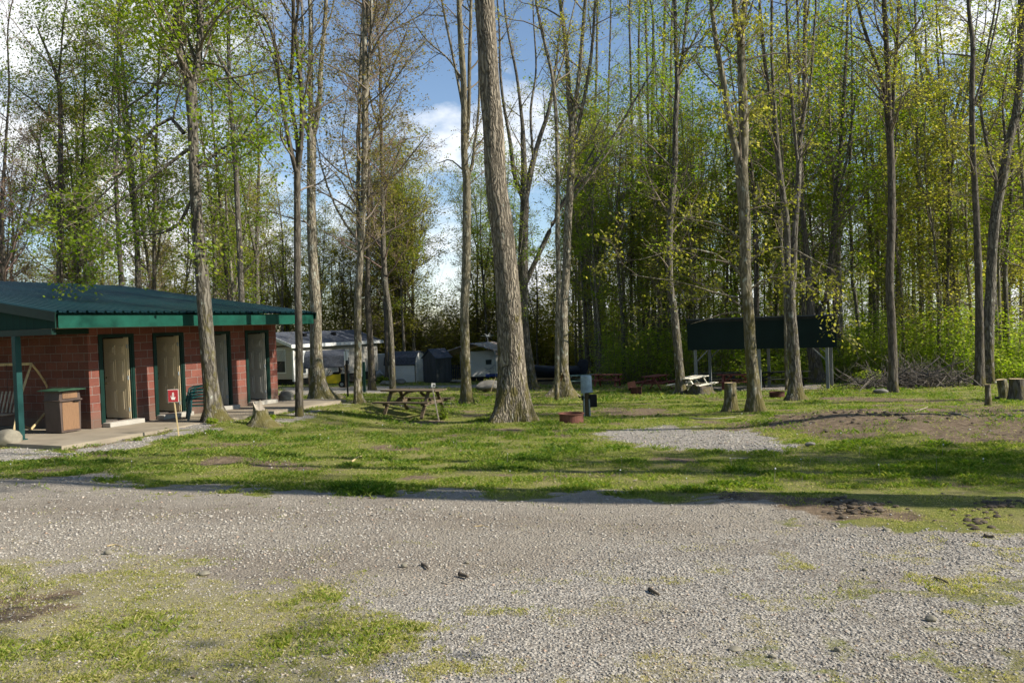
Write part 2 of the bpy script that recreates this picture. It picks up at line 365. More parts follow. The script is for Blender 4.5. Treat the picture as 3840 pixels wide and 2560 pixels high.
DIRT = [poly([(2850, 1592), (3080, 1538), (3400, 1530), (3900, 1536), (4200, 1540), (4200, 1690), (3500, 1652), (3050, 1650)]),
        poly([(3080, 1484), (3500, 1500), (3500, 1512), (3080, 1500)]),
        poly([(760, 1708), (1050, 1716), (1050, 1742), (760, 1738)]),
        poly([(2700, 1862), (3200, 1880), (3700, 1960), (3600, 1985), (3000, 1960), (2650, 1900)]),
        poly([(-300, 2270), (150, 2240), (260, 2265), (120, 2300), (-300, 2320)]),
        poly([(2230, 1530), (2500, 1532), (2480, 1562), (2250, 1558)])]
MOUND = [(G(3160, 1590), 1.7, .22), (G(3420, 1600), 2.6, .10), (G(3750, 1610), 2.2, .14), (G(1900, 1590), 1.3, .10), (G(2832, 1550), 1.0, .08), (G(820, 1605), 1.0, .10), (G(3720, 1895), .5, .05), (G(2745, 1870), .35, .03), (G(3200, 1895), .8, .04)]
def relief(x, y):
    h = .05*(fbm(x*.45, y*.45, 0, 3)-.5)+.016*(fbm(x*3, y*3, 2, 3)-.5)
    for p, r, a in MOUND: h = h+a*np.exp(-(((x-p[0])/r)**2+((y-p[1])/r)**2))
    return h
def edge(x):
    return np.where(x > 0, np.maximum(36., 58-.93*x), 82.)
def masks(x, y):
    nz = (fbm(x*1.1, y*1.1, 1)-.5); nf = fbm(x*4.5, y*4.5, 3)-.5
    road = soft(sdist(x, y, ROAD)+nz*1.7+nf*.9+(fbm(x*13, y*13, 6, 2)-.5)*.5, np.where(y < 9, .75, .35))
    road *= 1-soft(sdist(x, y, THIN)+nz*1.2, .5)*.55*(np.clip(nf*7+.5+nz*2, 0, 1))
    pad = np.zeros_like(x)
    for p in PADS: pad = np.maximum(pad, soft(sdist(x, y, p)-.25+nz*1.5+nf*1.2, .3+.012*y))
    dirt = np.zeros_like(x)
    for p in DIRT: dirt = np.maximum(dirt, soft(sdist(x, y, p)+nz*1.0+nf*.5, .3))
    dirt = np.maximum(dirt, np.clip((fbm(x*.8+9, y*.8, 5)-.60)*7, 0, .8)*(1-road))
    wood = soft(y-edge(x)-6*(fbm(x*.2, y*.2, 4)-.5), 3.)
    dirt = np.maximum(dirt, wood*.8)
    gravel = np.clip(np.maximum(road, pad), 0, 1)
    return gravel, np.clip(dirt, 0, 1), wood
Yr = [-10.]
while Yr[-1] < 230:
    y = Yr[-1]; Yr.append(y+(.3 if y < 2 else .05 if y < 13 else .004*y if y < 60 else .03*y))
Yr = np.array(Yr); S = np.linspace(-1.35, 1.35, 460)
XX = S[None, :]*(Yr[:, None]+14)*.92; YY = np.repeat(Yr[:, None], len(S), 1)
gm, dm, wm = masks(XX.ravel(), YY.ravel())
lm = soft(sdist(XX.ravel(), YY.ravel(), LOOSE), 1.2)
wa = np.zeros_like(lm)
for p_ in WARM: wa = np.maximum(wa, soft(sdist(XX.ravel(), YY.ravel(), p_)+(fbm(XX.ravel()*1.5, YY.ravel()*1.5, 3)-.5)*.6, .4))
for p_ in PADS: lm = np.maximum(lm, soft(sdist(XX.ravel(), YY.ravel(), p_), .4))
rel = relief(XX.ravel(), YY.ravel())+dm*.05*(fbm(XX.ravel()*2.6, YY.ravel()*2.6, 6, 4)-.5)*2
ZZ = gz(XX.ravel(), YY.ravel())+rel
def surf(x, y): return float(gz(x, y)+relief(np.array([x]), np.array([y]))[0])
nr, nc = XX.shape; idx = np.arange(nr*nc).reshape(nr, nc)
Fq = np.stack([idx[:-1, :-1], idx[:-1, 1:], idx[1:, 1:], idx[1:, :-1]], -1).reshape(-1, 4)
m, nt, b = newmat('ground')
def att(nm): return N(nt, 'ShaderNodeAttribute', attribute_name=nm).outputs['Fac']
v = coords(nt)
n1 = noise(nt, v, 1.3, 6); n2 = noise(nt, v, 9, 6, .7); n3 = noise(nt, v, 60, 4, .8)
vo = N(nt, 'ShaderNodeTexVoronoi', i_Scale=42); L(nt, v, vo.inputs['Vector']); sepc = N(nt, 'ShaderNodeSeparateColor'); L(nt, vo.outputs['Color'], sepc.inputs[0])
stone = ramp(nt, sepc.outputs[0], [(0, (.14, .125, .11)), (.5, (.31, .285, .25)), (1, (.46, .43, .385))])
fines = ramp(nt, n2, [(.3, (.235, .205, .168)), (.7, (.38, .34, .28))])
fines = mixc(nt, ramp(nt, n3, [(.35, (.75, .75, .75)), (.55, (0, 0, 0))]), fines, (.12, .10, .08))
fines = mixc(nt, ramp(nt, noise(nt, v, 150, 2, .6), [(.58, (0, 0, 0)), (.66, (.9, .9, .9))]), fines, (.46, .43, .38))
lo_ = mth(nt, 'ADD', mth(nt, 'MULTIPLY', att('loose'), 1.0), mth(nt, 'MULTIPLY', mth(nt, 'SUBTRACT', n1, .5), 1.2))
grav = mixc(nt, ramp(nt, lo_, [(.25, (0, 0, 0)), (.75, (.85, .85, .85))]), fines, stone)
grav = mixc(nt, mth(nt, 'MULTIPLY', att('warm'), .42), grav, mixc(nt, n2, (.10, .075, .055), (.24, .20, .155)))
grav = mixc(nt, ramp(nt, noise(nt, v, .55, 5, .6), [(.5, (0, 0, 0)), (.68, (.45, .45, .45))]), grav, (.16, .13, .10))
dirt = ramp(nt, n2, [(.25, (.065, .048, .034)), (.5, (.16, .118, .08)), (.75, (.28, .215, .15))])
dirt = mixc(nt, ramp(nt, n3, [(.5, (0, 0, 0)), (.75, (.6, .6, .6))]), dirt, (.07, .055, .035))
grass = ramp(nt, n2, [(.25, (.06, .075, .016)), (.5, (.13, .15, .03)), (.75, (.22, .21, .06))])
grass = mixc(nt, ramp(nt, n1, [(.42, (0, 0, 0)), (.62, (.8, .8, .8))]), grass, (.23, .19, .10))
grass = mixc(nt, ramp(nt, n3, [(.4, (0, 0, 0)), (.7, (.55, .55, .55))]), grass, (.16, .18, .035))
sandy = mixc(nt, ramp(nt, n3, [(.42, (0, 0, 0)), (.6, (1, 1, 1))]), mixc(nt, n2, (.13, .105, .07), (.31, .27, .20)), (.30, .27, .13))
sandy = mixc(nt, ramp(nt, noise(nt, v, 110, 3, .7), [(.52, (0, 0, 0)), (.62, (.8, .8, .8))]), sandy, stone)
grass = mixc(nt, att('near'), grass, sandy)
litter = ramp(nt, n3, [(.3, (.05, .04, .022)), (.6, (.13, .095, .055)), (.8, (.08, .11, .02))])
dmask = ramp(nt, mth(nt, 'ADD', att('dirt'), mth(nt, 'MULTIPLY', mth(nt, 'SUBTRACT', n3, .5), .8)), [(.38, (0, 0, 0)), (.62, (1, 1, 1))])
gmask = ramp(nt, mth(nt, 'ADD', att('gravel'), mth(nt, 'MULTIPLY', mth(nt, 'SUBTRACT', n3, .5), .9)), [(.42, (0, 0, 0)), (.6, (1, 1, 1))])
c = mixc(nt, dmask, grass, dirt); c = mixc(nt, gmask, c, grav); c = mixc(nt, att('wood'), c, litter)
L(nt, c, b.inputs['Base Color']); b.inputs['Roughness'].default_value = .97; b.inputs['Specular IOR Level'].default_value = .1
hh = mth(nt, 'ADD', mth(nt, 'MULTIPLY', mth(nt, 'SUBTRACT', .6, vo.outputs['Distance']), mth(nt, 'MULTIPLY', att('gravel'), .9)), mth(nt, 'MULTIPLY', n2, .9)); hh = mth(nt, 'ADD', hh, mth(nt, 'MULTIPLY', n3, .5))
bump(nt, b, hh, .9, .025)
go = npmesh('ground', np.stack([XX.ravel(), YY.ravel(), ZZ], 1), Fq, 'ground', smooth=True)
for nm, a in (('gravel', gm), ('dirt', dm), ('wood', wm), ('loose', lm), ('warm', wa), ('near', np.clip((9.2-YY.ravel())/1.5, 0, .85)*np.clip((1.2-XX.ravel())/1.5, 0, 1))):
    at_ = go.data.attributes.new(nm, 'FLOAT', 'POINT'); at_.data.foreach_set('value', a.astype(np.float32))
tag(go, kind='structure')

def scatter(n, y0, y1, pw=1.0, half=.74, pad=1.2):
    """random ground points in the part of the clearing before the viewer, thinning with distance"""
    u = rng.random(n)
    if pw == 2: y = y0*(y1/y0)**u                      # density ~ 1/y^2
    else: y = np.sqrt(y0**2+u*(y1**2-y0**2)) if pw == 0 else y0+u*(y1-y0)
    x = (rng.random(n)*2-1)*(half*y+pad); return x, y
BLD = (np.array([-10.043, 19.12]), np.array([.4188, .9081]), np.array([.9081, -.4188]))
def off_slab(x, y):
    dx = x-BLD[0][0]; dy = y-BLD[0][1]; u = dx*BLD[1][0]+dy*BLD[1][1]; v_ = dx*BLD[2][0]+dy*BLD[2][1]
    return ~((u > -2.5) & (u < 7.1) & (v_ < 2.0))
def gsurf(x, y):
    g, d, _ = masks(x, y)
    return gz(x, y)+relief(x, y)+d*.05*(fbm(x*2.6, y*2.6, 6, 4)-.5)*2
# loose stones of the gravel lot, one mesh (nobody could count them)
def stones(n, y0, y1, size, thr, name):
    x, y = scatter(n, y0, y1, 2); g, d, _ = masks(x, y); nn = fbm(x*1.3, y*1.3, 2)
    lz = soft(sdist(x, y, LOOSE), 1.2)
    for p_ in PADS: lz = np.maximum(lz, soft(sdist(x, y, p_), .4))
    lz = np.maximum(lz, .55*((y < 9) & (x < -.2)))
    k = ((y < 8.8) & (x < 1.) & (g < .5) & (rng.random(n) < .3)) | ((g > .5) | ((d > .5) & (rng.random(n) < .12)) | ((g > .12) & (rng.random(n) < .25))) & (rng.random(n) < (thr+(nn-.45)*2.2)*(.10+.9*lz)) & off_slab(x, y); x = x[k]; y = y[k]; n = len(x)
    s = size*(.55+rng.random(n)**3*2.6)*np.clip(y/7, .75, 1.7)
    B = np.array([(1, 0, 0), (0, 1, 0), (-1, 0, 0), (0, -1, 0), (0, 0, 1), (0, 0, -1)], float)
    V = np.repeat(B[None], n, 0)*(1+.5*(rng.random((n, 6, 1))-.5)); V[:, :4, 2] += (rng.random((n, 4))-.5)*.6
    V *= np.stack([s, s*(.5+.5*rng.random(n)), s*(.35+.3*rng.random(n))], 1)[:, None, :]
    a = rng.random(n)*6.28; ca, sa = np.cos(a)[:, None], np.sin(a)[:, None]
    X = V[:, :, 0]*ca-V[:, :, 1]*sa; Y = V[:, :, 0]*sa+V[:, :, 1]*ca
    V = np.stack([X+x[:, None], Y+y[:, None], V[:, :, 2]+(gsurf(x, y)+s*.12)[:, None]], -1)
    T = np.array([(0, 1, 4), (1, 2, 4), (2, 3, 4), (3, 0, 4), (1, 0, 5), (2, 1, 5), (3, 2, 5), (0, 3, 5)])
    Fq = (np.arange(n)[:, None, None]*6+T[None]).reshape(-1, 3)
    o = npmesh(name, V.reshape(-1, 3), Fq, 'stone_chips', nv=3, attr=np.repeat(rng.random(n), 8))
    return tag(o, 'loose grey gravel chips strewn over the lot and the pads', 'gravel', kind='stuff')
stones(330000, 3.3, 30, .0064, .85, 'gravel')
# grass
def grass(n, y0, y1, hgt, wid, name, pw=2, clump=.5):
    x, y = scatter(n, y0, y1, pw)
    # pull blades into tufts
    cx = np.round(x/ .16)*.16; cyy = np.round(y/.16)*.16; r = vn(cx*9.7, cyy*9.7, 1)
    kk = rng.random(n) < clump; x = np.where(kk, x+(cx-x)*.55*r, x); y = np.where(kk, y+(cyy-y)*.55*r, y)
    g, d, w_ = masks(x, y); tuft = fbm(x*2.2+3, y*2.2, 4, 3); fine = fbm(x*6, y*6, 6, 2)
    dens = (1-g)*(1-.85*d)*(.25+1.3*np.clip((tuft-.3)*2.4, 0, 1))*(1-.8*w_)
    lot = (g > .3)*np.clip((fbm(x*4.1+31, y*4.1+5, 7, 2)-.62)*12, 0, 1)*(.12+.88*soft(sdist(x, y, THIN)+.9, 1.4))
    dens = np.where(y < 9, dens*np.clip((fbm(x*3.3, y*3.3, 5, 3)-.25)*2.6, .55, 1), dens)
    dens = dens*np.clip(1.35-g*1.7, 0, 1)
    nearl = (y < 9) & (x < 1.5)
    dens = np.where(nearl, np.clip(1.25-g*1.6, 0, 1)*(1-.7*d)*np.clip(.45+(fine-.4)*2.2, .3, 1), dens)
    k = (rng.random(n) < np.maximum(dens, lot)) & off_slab(x, y); x = x[k]; y = y[k]; tuft = tuft[k]; g = g[k]; n = len(x); tuft = np.where((y < 9) & (x < 1.5), np.maximum(tuft, .46), tuft)
    lush = fbm(x*.9+50, y*.9, 3, 3)
    h = hgt*(.35+.9*rng.random(n)**1.5)*(.5+1.1*np.clip((tuft-.3)*2, 0, 1))*np.where(g > .3, .8, 1)*(.75+.5*np.clip((lush-.42)*4, 0, 1))
    wd = wid*np.maximum(y, 5)/8*(.6+.8*rng.random(n)); a = rng.random(n)*6.28; lean = .25+.9*rng.random(n); b = rng.random(n)*6.28
    z = gsurf(x, y)-.004; dx, dy = np.cos(a)*wd, np.sin(a)*wd; lx, ly = np.cos(b)*lean*h, np.sin(b)*lean*h
    V = np.stack([np.stack([x-dx, y-dy, z], 1), np.stack([x+dx, y+dy, z], 1), np.stack([x+lx*.45+dx*.8, y+ly*.45+dy*.8, z+h*.62], 1), np.stack([x+lx, y+ly, z+h*np.clip(1.05-lean*.3, .3, 1)], 1)], 1)
    c = np.clip(.26+.55*rng.random(n)**1.4*1.2-.7*(lush-.4)+(.12)*(g > .3)+.40*(y < 9)+.22*np.clip((.52-tuft)*4, -.5, 1), 0, 1)
    o = npmesh(name, V.reshape(-1, 3), np.arange(n*4).reshape(n, 4), 'blade', attr=c)
    return o
tag(grass(1050000, 3.3, 12.5, .023, .0017, 'grass'), 'short yellow-green grass and tufts growing around and into the gravel', 'grass', kind='stuff')
tag(grass(850000, 9.5, 42, .058, .0018, 'lawn'), 'green lawn grass growing under the trees', 'lawn', kind='stuff')
tag(grass(90000, 30, 85, .12, .0026, 'lawn'), 'far strip of green lawn before the woods', 'lawn', kind='stuff')
# dandelion seed heads and dry stalks
def weeds(n):
    V = []; Fc = []; A = []
    x, y = scatter(n, 9.8, 24, 2); g, d, _ = masks(x, y); k = (g < .3) & (d < .4) & off_slab(x, y); x = x[k]; y = y[k]; z = gsurf(x, y); mb = MB()
    for X, Y, Z in zip(x, y, z):
        h = random.uniform(.08, .26); t = (X+random.uniform(-.03, .03), Y, Z+h); mb.tube([(X, Y, Z), t], [.003, .002], 3, 0)
        r = random.uniform(.007, .012)
        if random.random() < .6: mb.tube([(t[0], t[1], t[2]-r), (t[0], t[1], t[2]-r*.4), t, (t[0], t[1], t[2]+r)], [r*.3, r, r, r*.2], 6, 1)
    return mb.build('dandelion_stalks', ['deadwood', 'stone_chips'])
wo = weeds(150); wo.data.materials[1] = MATS['white_paint']; wo.name = 'seed_stalks'
tag(wo, 'dandelion seed heads and dry stalks in the grass', 'weeds', kind='stuff')
# dead leaves lying on lot, lawn and dirt
n = 4200; x, y = scatter(n, 3.5, 40, 2); k = off_slab(x, y); x = x[k]; y = y[k]; n = len(x); z = gsurf(x, y)+.008; s = (.009+.016*rng.random(n)**2)*np.clip(y/9, .7, 2); a = rng.random(n)*6.28
q = np.stack([np.stack([np.cos(a+t)*s*r, np.sin(a+t)*s*r, (rng.random(n)-.3)*s*.7], 1) for t, r in ((0, 1.2), (1.57, .6), (3.14, 1.1), (4.71, .65))], 1)+np.stack([x, y, z], 1)[:, None, :]
m, nt, b = newmat('litter'); a_ = N(nt, 'ShaderNodeAttribute', attribute_name='v'); L(nt, ramp(nt, a_.outputs['Fac'], [(0, (.08, .055, .035)), (.6, (.20, .145, .095)), (1, (.36, .30, .22))]), b.inputs['Base Color'])
tag(npmesh('leaf_litter', q.reshape(-1, 3), np.arange(n*4).reshape(n, 4), 'litter', attr=rng.random(n)), 'dry brown leaves scattered over the ground', 'dead leaves', kind='stuff')

# ------------------------------------------------------------------ trees
def nrm(v): return v/np.maximum(np.linalg.norm(v, axis=-1, keepdims=True), 1e-9)
def batch_tubes(pts, rad, n):
    """pts (B,k,3), rad (B,k) -> V, quads"""
    B, k, _ = pts.shape; d = np.empty_like(pts); d[:, 1:-1] = pts[:, 2:]-pts[:, :-2]; d[:, 0] = pts[:, 1]-pts[:, 0]; d[:, -1] = pts[:, -1]-pts[:, -2]; d = nrm(d)
    ref = np.where(np.abs(d[..., 2:3]) > .9, np.array([1., 0, 0]), np.array([0, 0, 1.])); A = nrm(np.cross(d, ref)); Bv = np.cross(d, A)
    t = np.arange(n)*2*np.pi/n
    V = pts[:, :, None]+(A[:, :, None]*np.cos(t)[:, None]+Bv[:, :, None]*np.sin(t)[:, None])*rad[:, :, None, None]
    i = np.arange(B)[:, None, None]*k*n+np.arange(k-1)[None, :, None]*n; j = np.arange(n)[None, None]; j2 = (j+1) % n
    Fq = np.stack(np.broadcast_arrays(i+j, i+j2, i+n+j2, i+n+j), -1).reshape(-1, 4)
    return V.reshape(-1, 3), Fq
def grow(start, d, Ln, n, up, wob):
    pts = [start]; p = start; d = nrm(d)
    for i in range(n):
        d = nrm(d+np.array([0, 0, 1.])*(up if np.isscalar(up) else up[:, None])/n+rng.normal(0, wob, d.shape)); p = p+d*(Ln/n)[:, None]; pts.append(p)
    return np.stack(pts, 1)
def children(pts, rad, per, t0, ang, flat=.0):
    B, k, _ = pts.shape; pi = np.repeat(np.arange(B), per); m_ = len(pi); t = (t0+(1-t0)*rng.random(m_))*(k-1.001); i = t.astype(int); f = (t-i)[:, None]
    a, b = pts[pi, i], pts[pi, i+1]; p = a*(1-f)+b*f; r = rad[pi, i]*(1-f[:, 0])+rad[pi, i+1]*f[:, 0]; d = nrm(b-a)
    q = nrm(np.cross(d, rng.normal(size=(m_, 3)))); q[:, 2] *= 1-flat; q = nrm(q)
    an = ang*(.7+.6*rng.random(m_))[:, None]
    return p, nrm(d*np.cos(an)+q*np.sin(an)), r, pi
def leaves(p, size, droop=.5, per=3, spread=.12):
    n = len(p)*per; c = np.repeat(p, per, 0)+rng.normal(0, spread, (n, 3)); a = rng.random(n)*6.28
    ax = np.stack([np.cos(a), np.sin(a), -droop*(.3+1.2*rng.random(n))], 1); ax = nrm(ax); sd = nrm(np.cross(ax, nrm(np.stack([rng.normal(0, .45, n), rng.normal(0, .45, n), np.ones(n)], 1)))); nn = np.cross(ax, sd)
    s = (size*(.55+.8*rng.random(n)))[:, None]
    V = np.stack([c, c+ax*s*.55+sd*s*.42-nn*s*.08, c+ax*s*1.15, c+ax*s*.5-sd*s*.42-nn*s*.08], 1)
    return V.reshape(-1, 3)
def smoothpath(P_, r, n):
    P_ = np.array(P_); r = np.array(r, float); k = len(P_)
    Q = np.vstack([2*P_[0]-P_[1], P_, 2*P_[-1]-P_[-2]]); t = np.linspace(0, k-1-1e-6, n); i = t.astype(int); f = (t-i)[:, None]
    a, b, c, d = Q[i], Q[i+1], Q[i+2], Q[i+3]
    out = .5*((2*b)+(-a+c)*f+(2*a-5*b+4*c-d)*f**2+(-a+3*b-3*c+d)*f**3)
    return out, np.interp(t, np.arange(k), r)
def trunk_geo(paths, sides, flare, base_r, rough=.05):
    """paths: list of (pts, r). Lobed flare only on the first"""
    Vs, Fs, o = [], [], 0
    for q, (p, r) in enumerate(paths):
        k = len(p); n = sides if q == 0 else max(6, int(sides*.6))
        V, Fq = batch_tubes(p[None], r[None], n); V = V.reshape(k, n, 3); c = p[:, None]; th = np.arctan2(V[..., 1]-c[..., 1], V[..., 0]-c[..., 0])
        h = (p[:, 2]-p[0, 2])[:, None]; ph = rng.random(4)*6.28
        mul = 1+rough*np.sin(th*3+ph[0]+h*.9)*.8+rough*np.sin(th*5+ph[1]-h*1.7)*.6+rng.normal(0, rough*.25, V.shape[:2])
        if q == 0:
            e = np.exp(-np.maximum(h, 0)/(base_r*1.15)); e2 = np.exp(-np.maximum(h, 0)/(base_r*.45)); lob = np.maximum(0, np.cos(th*2.5+ph[2]))**1.5+.7*np.maximum(0, np.cos(th*4+ph[3]))**2
            mul = mul+flare*(.3*e+(.75*e+1.9*e2)*lob*.9)
        V = c+(V-c)*mul[..., None]
        Vs.append(V.reshape(-1, 3)); Fs.append(Fq+o); o += k*n
    return np.vstack(Vs), np.vstack(Fs)
def crown_geo(src, b1, len1, per2, per3, lsize, per_leaf, up=.35, droop=.5, ang=.95, flat=.2, spread=.13, tr=.010, bare=0.):
    """src: (pts, r, tmin). branches -> sub-branches -> twigs -> leaves. returns wood V,F and leaf V"""
    WV, WF, o = [], [], 0
    st, dr, rr = [], [], []
    tot = sum(max(.1, (1-s[2]))*np.linalg.norm(np.diff(s[0], axis=0), axis=1).sum() for s in src)
    for p, r, t0 in src:
        ln = (1-t0)*np.linalg.norm(np.diff(p, axis=0), axis=1).sum(); c = max(1, int(b1*ln/tot+.5)); a, d, q, _ = children(p[None], r[None], c, t0, ang, flat); st.append(a); dr.append(d); rr.append(q)
    st, dr, rr = np.vstack(st), np.vstack(dr), np.concatenate(rr); n1 = len(st)
    L1 = len1*(.45+.75*rng.random(n1)); r1 = np.minimum(rr*.55, .012+.011*L1)
    p1 = grow(st, dr, L1, 6, up, .13); R1 = r1[:, None]*np.linspace(1, .28, 7)[None]
    a, d, q, pi = children(p1, R1, per2, .18, .75, .35); L2 = len1*.42*(.4+.8*rng.random(len(a))); p2 = grow(a, d, L2, 4, up*.5, .15); R2 = np.minimum(q*.7, .012)[:, None]*np.linspace(1, .35, 5)[None]
    a, d, q, pi = children(p2, R2, per3, .15, .7, .4); L3 = len1*.19*(.4+.8*rng.random(len(a))); p3 = grow(a, d, L3, 3, up*.2, .15); R3 = np.full(len(a), tr*.5)[:, None]*np.linspace(1, .5, 4)[None]
    for pp, RR, n in ((p1, R1, 5), (p2, R2, 3), (p3, R3, 3)):
        V, Fq = batch_tubes(pp, np.maximum(RR, tr*.3), n); WV.append(V); WF.append(Fq+o); o += len(V)
    pts = np.vstack([p3[:, -1], p3[:, 2], p2[:, -1]]); pts = pts[rng.random(len(pts)) > bare]
    return np.vstack(WV), np.vstack(WF), leaves(pts, lsize, droop, per_leaf, spread)
def put_crown(name, WV, WF, LV, leaf, twig, parent, tone=None):
    n = len(LV)//4; V = np.vstack([WV, LV]); Fq = np.vstack([WF, np.arange(n*4).reshape(n, 4)+len(WV)])
    mi = np.concatenate([np.zeros(len(WF)), np.ones(n)]); c = LV.reshape(n, 4, 3).mean(1); cl = np.sin(c[:, 0]*1.3+c[:, 2]*.9)*np.sin(c[:, 1]*1.1+c[:, 2]*.7+1.)*.16
    at_ = np.concatenate([np.zeros(len(WF)), np.clip(rng.beta(2, 2.6, n)+cl, 0, 1)])
    return npmesh(name, V, Fq, [twig, leaf], parent, mi, at_)

TREE_INFO = []
def tree(label, paths, bark='bark_grey', leaf='leaf_fresh', twig='twig', b1=22, len1=2.6, per2=5, per3=4, lsize=.075, per_leaf=3, ymax=900, flare=.55, sides=14, depth=None, up=.3, droop=.5, extra_h=5., rough=.05, ang=.95, name='tree', group=None, limbs=None, flat=.5, spread=.10, bare=.25, lean=0.):
    bx, by, bw = paths[0][0]; g = G(bx, by); Y = g[1] if depth is None else depth
    if depth is not None: g = P(bx, by, Y); g[2] = surf(g[0], Y)
    root = empty(name, (g[0], g[1], surf(g[0], g[1])), label=label, cat='tree', group=group); org = np.array(root.location)
    dist = lambda p: np.linalg.norm(p-np.array([0, 0, CZ])); geo = []; src = []
    for qi, path in enumerate(paths):
        pts, rad = [], []; y0 = path[0][1]
        dy = 0. if qi == 0 else random.uniform(-1.1, 1.1)
        for i, (x, y, w_) in enumerate(path):
            f = max(0, (y0-y))/900.; p = P(x, y, Y+dy*f+lean*f*(1 if qi == 0 else 1)); pts.append(p-org); rad.append(w_/2*p[1]/F)
        # carry each stem on above the frame
        if path[-1][1] < 130:
            d = pts[-1]-pts[-2]; d = d/np.linalg.norm(d); d[2] = abs(d[2]); e = extra_h*random.uniform(.7, 1.2)
            for k_ in (1, 2): pts.append(pts[-1]+(d+np.array([random.uniform(-.15, .15), random.uniform(-.15, .15), .2]))*e/2); rad.append(rad[-1]*(.62 if k_ == 1 else .2))
        else: pts.append(pts[-1]+(pts[-1]-pts[-2])*.5); rad.append(rad[-1]*.35)
        if qi == 0: pts[0][2] = -.12; pts.insert(1, pts[0]*.86+pts[1]*.14); rad.insert(1, rad[0]*.62+rad[1]*.38); rad[0] = max(rad[0]*.75, rad[2])
        zl = pts[-1][2]-pts[0][2]; n = max(8, int(zl/.45)) if qi == 0 else max(8, int(np.linalg.norm(np.diff(pts, axis=0), axis=1).sum()/.5))
        sp, sr = smoothpath(pts, rad, n if qi else int(n*1.3)); sr = np.maximum(sr, .006)
        if qi == 0:  # finer rings where the roots flare
            t = np.concatenate([np.linspace(0, .12, 12)[:-1], np.linspace(.12, 1, n)])*(len(sp)-1); sp = np.stack([np.interp(t, np.arange(len(sp)), sp[:, j]) for j in range(3)], 1); sr = np.interp(t, np.arange(len(sr)), sr)
        geo.append((sp, sr))
        zmin = P(1920, ymax, Y)[2]-org[2]; idx = np.where(sp[:, 2] > zmin)[0]
        if len(idx) > 1: src.append((sp, sr, idx[0]/len(sp)))
    V, Fq = trunk_geo(geo, sides, flare, geo[0][1][2]*1.6, rough)
    npmesh('trunk', V, Fq, bark, root, smooth=True)
    if src and b1:
        put_crown('crown', *crown_geo(src, b1, len1, per2, per3, lsize, per_leaf, up, droop, ang, flat, spread, .009*max(1, Y/26), bare), leaf, twig, root)
    TREE_INFO.append((bx, Y)); return root

# near and middle trees, traced stem by stem; widths are in the survey's pixels and turned into metres at each tree's distance
T1 = tree('forked pale-barked maple at the building front, bright green leaf sprays, left of the broken stump',
 [[(812, 1590, 82), (800, 1530, 62), (786, 1408, 53), (770, 1204, 51), (755, 1000, 48), (747, 912, 46), (733, 736, 39), (726, 596, 36), (722, 456, 38), (718, 365, 44), (716, 316, 40)],
  [(714, 330, 34), (691, 245, 33), (663, 147, 31), (666, 56, 31), (668, -60, 29)], [(655, 180, 16), (645, 126, 14), (617, 70, 11), (596, 0, 10), (585, -60, 9)],
  [(716, 330, 30), (733, 280, 26), (747, 182, 25), (751, 70, 25), (747, -60, 24)], [(738, 250, 12), (720, 190, 11), (701, 140, 10), (673, 63, 10), (652, -40, 9)],
  [(733, 700, 14), (680, 830, 11), (620, 870, 9), (560, 880, 6)], [(690, 500, 16), (620, 440, 13), (520, 560, 10), (400, 720, 7), (300, 800, 5)], [(705, 560, 14), (600, 640, 11), (470, 740, 8), (330, 830, 5)], [(700, 245, 14), (640, 240, 11), (580, 330, 9), (480, 400, 6)], [(740, 240, 12), (830, 245, 9), (900, 330, 7), (1010, 400, 4)], [(735, 640, 12), (830, 560, 9), (930, 520, 7), (1000, 600, 4)]],
 'bark_grey', 'leaf_fresh', b1=66, len1=2.4, per2=5, per3=5, lsize=.085, per_leaf=5, ymax=1060, sides=18, droop=.8, up=.1, flare=.5, spread=.16)
tree('slim dark-barked tree standing on the gravel strip just past the building corner',
 [[(1123, 1558, 34), (1122, 1500, 30), (1122, 1362, 29), (1118, 1150, 27), (1115, 1087, 25), (1115, 912, 26), (1115, 736, 25), (1115, 640, 25)],
  [(1115, 660, 20), (1091, 561, 18), (1066, 435, 14), (1045, 280, 13), (1024, 140, 11), (982, 56, 10), (900, 10, 8)], [(1115, 650, 20), (1115, 526, 16), (1087, 350, 14), (1098, 210, 14), (1101, 70, 15), (1098, -60, 14)],
  [(1117, 640, 20), (1129, 547, 18), (1133, 386, 17), (1122, 245, 16), (1108, 120, 12), (1120, 0, 10)], [(1040, 260, 8), (1010, 180, 7), (960, 60, 6), (940, -20, 5)]],
 'bark_dark', 'leaf_bud', b1=26, len1=1.9, lsize=.06, ymax=820, flare=.25, sides=12, spread=.12)
tree('thick sunlit pale tree splitting into three stems, past the far end of the toilet block',
 [[(1205, 1500, 84), (1194, 1447, 55), (1186, 1320, 44), (1184, 1150, 42), (1175, 1017, 36), (1168, 842, 33), (1168, 701, 32), (1168, 561, 34), (1166, 505, 34)],
  [(1166, 520, 20), (1150, 477, 16), (1136, 421, 14), (1125, 300, 12), (1135, 150, 10), (1130, 0, 9)], [(1167, 520, 24), (1165, 393, 18), (1165, 210, 17), (1165, 70, 16), (1158, -60, 15)],
  [(1170, 520, 24), (1186, 456, 20), (1200, 351, 18), (1203, 245, 17), (1217, 105, 15), (1224, -30, 14)], [(1190, 430, 9), (1150, 330, 8), (1180, 200, 7), (1240, 60, 6)]],
 'bark_pale', 'leaf_bud', b1=30, len1=2.8, lsize=.075, ymax=850, flare=.75, sides=18, spread=.16)
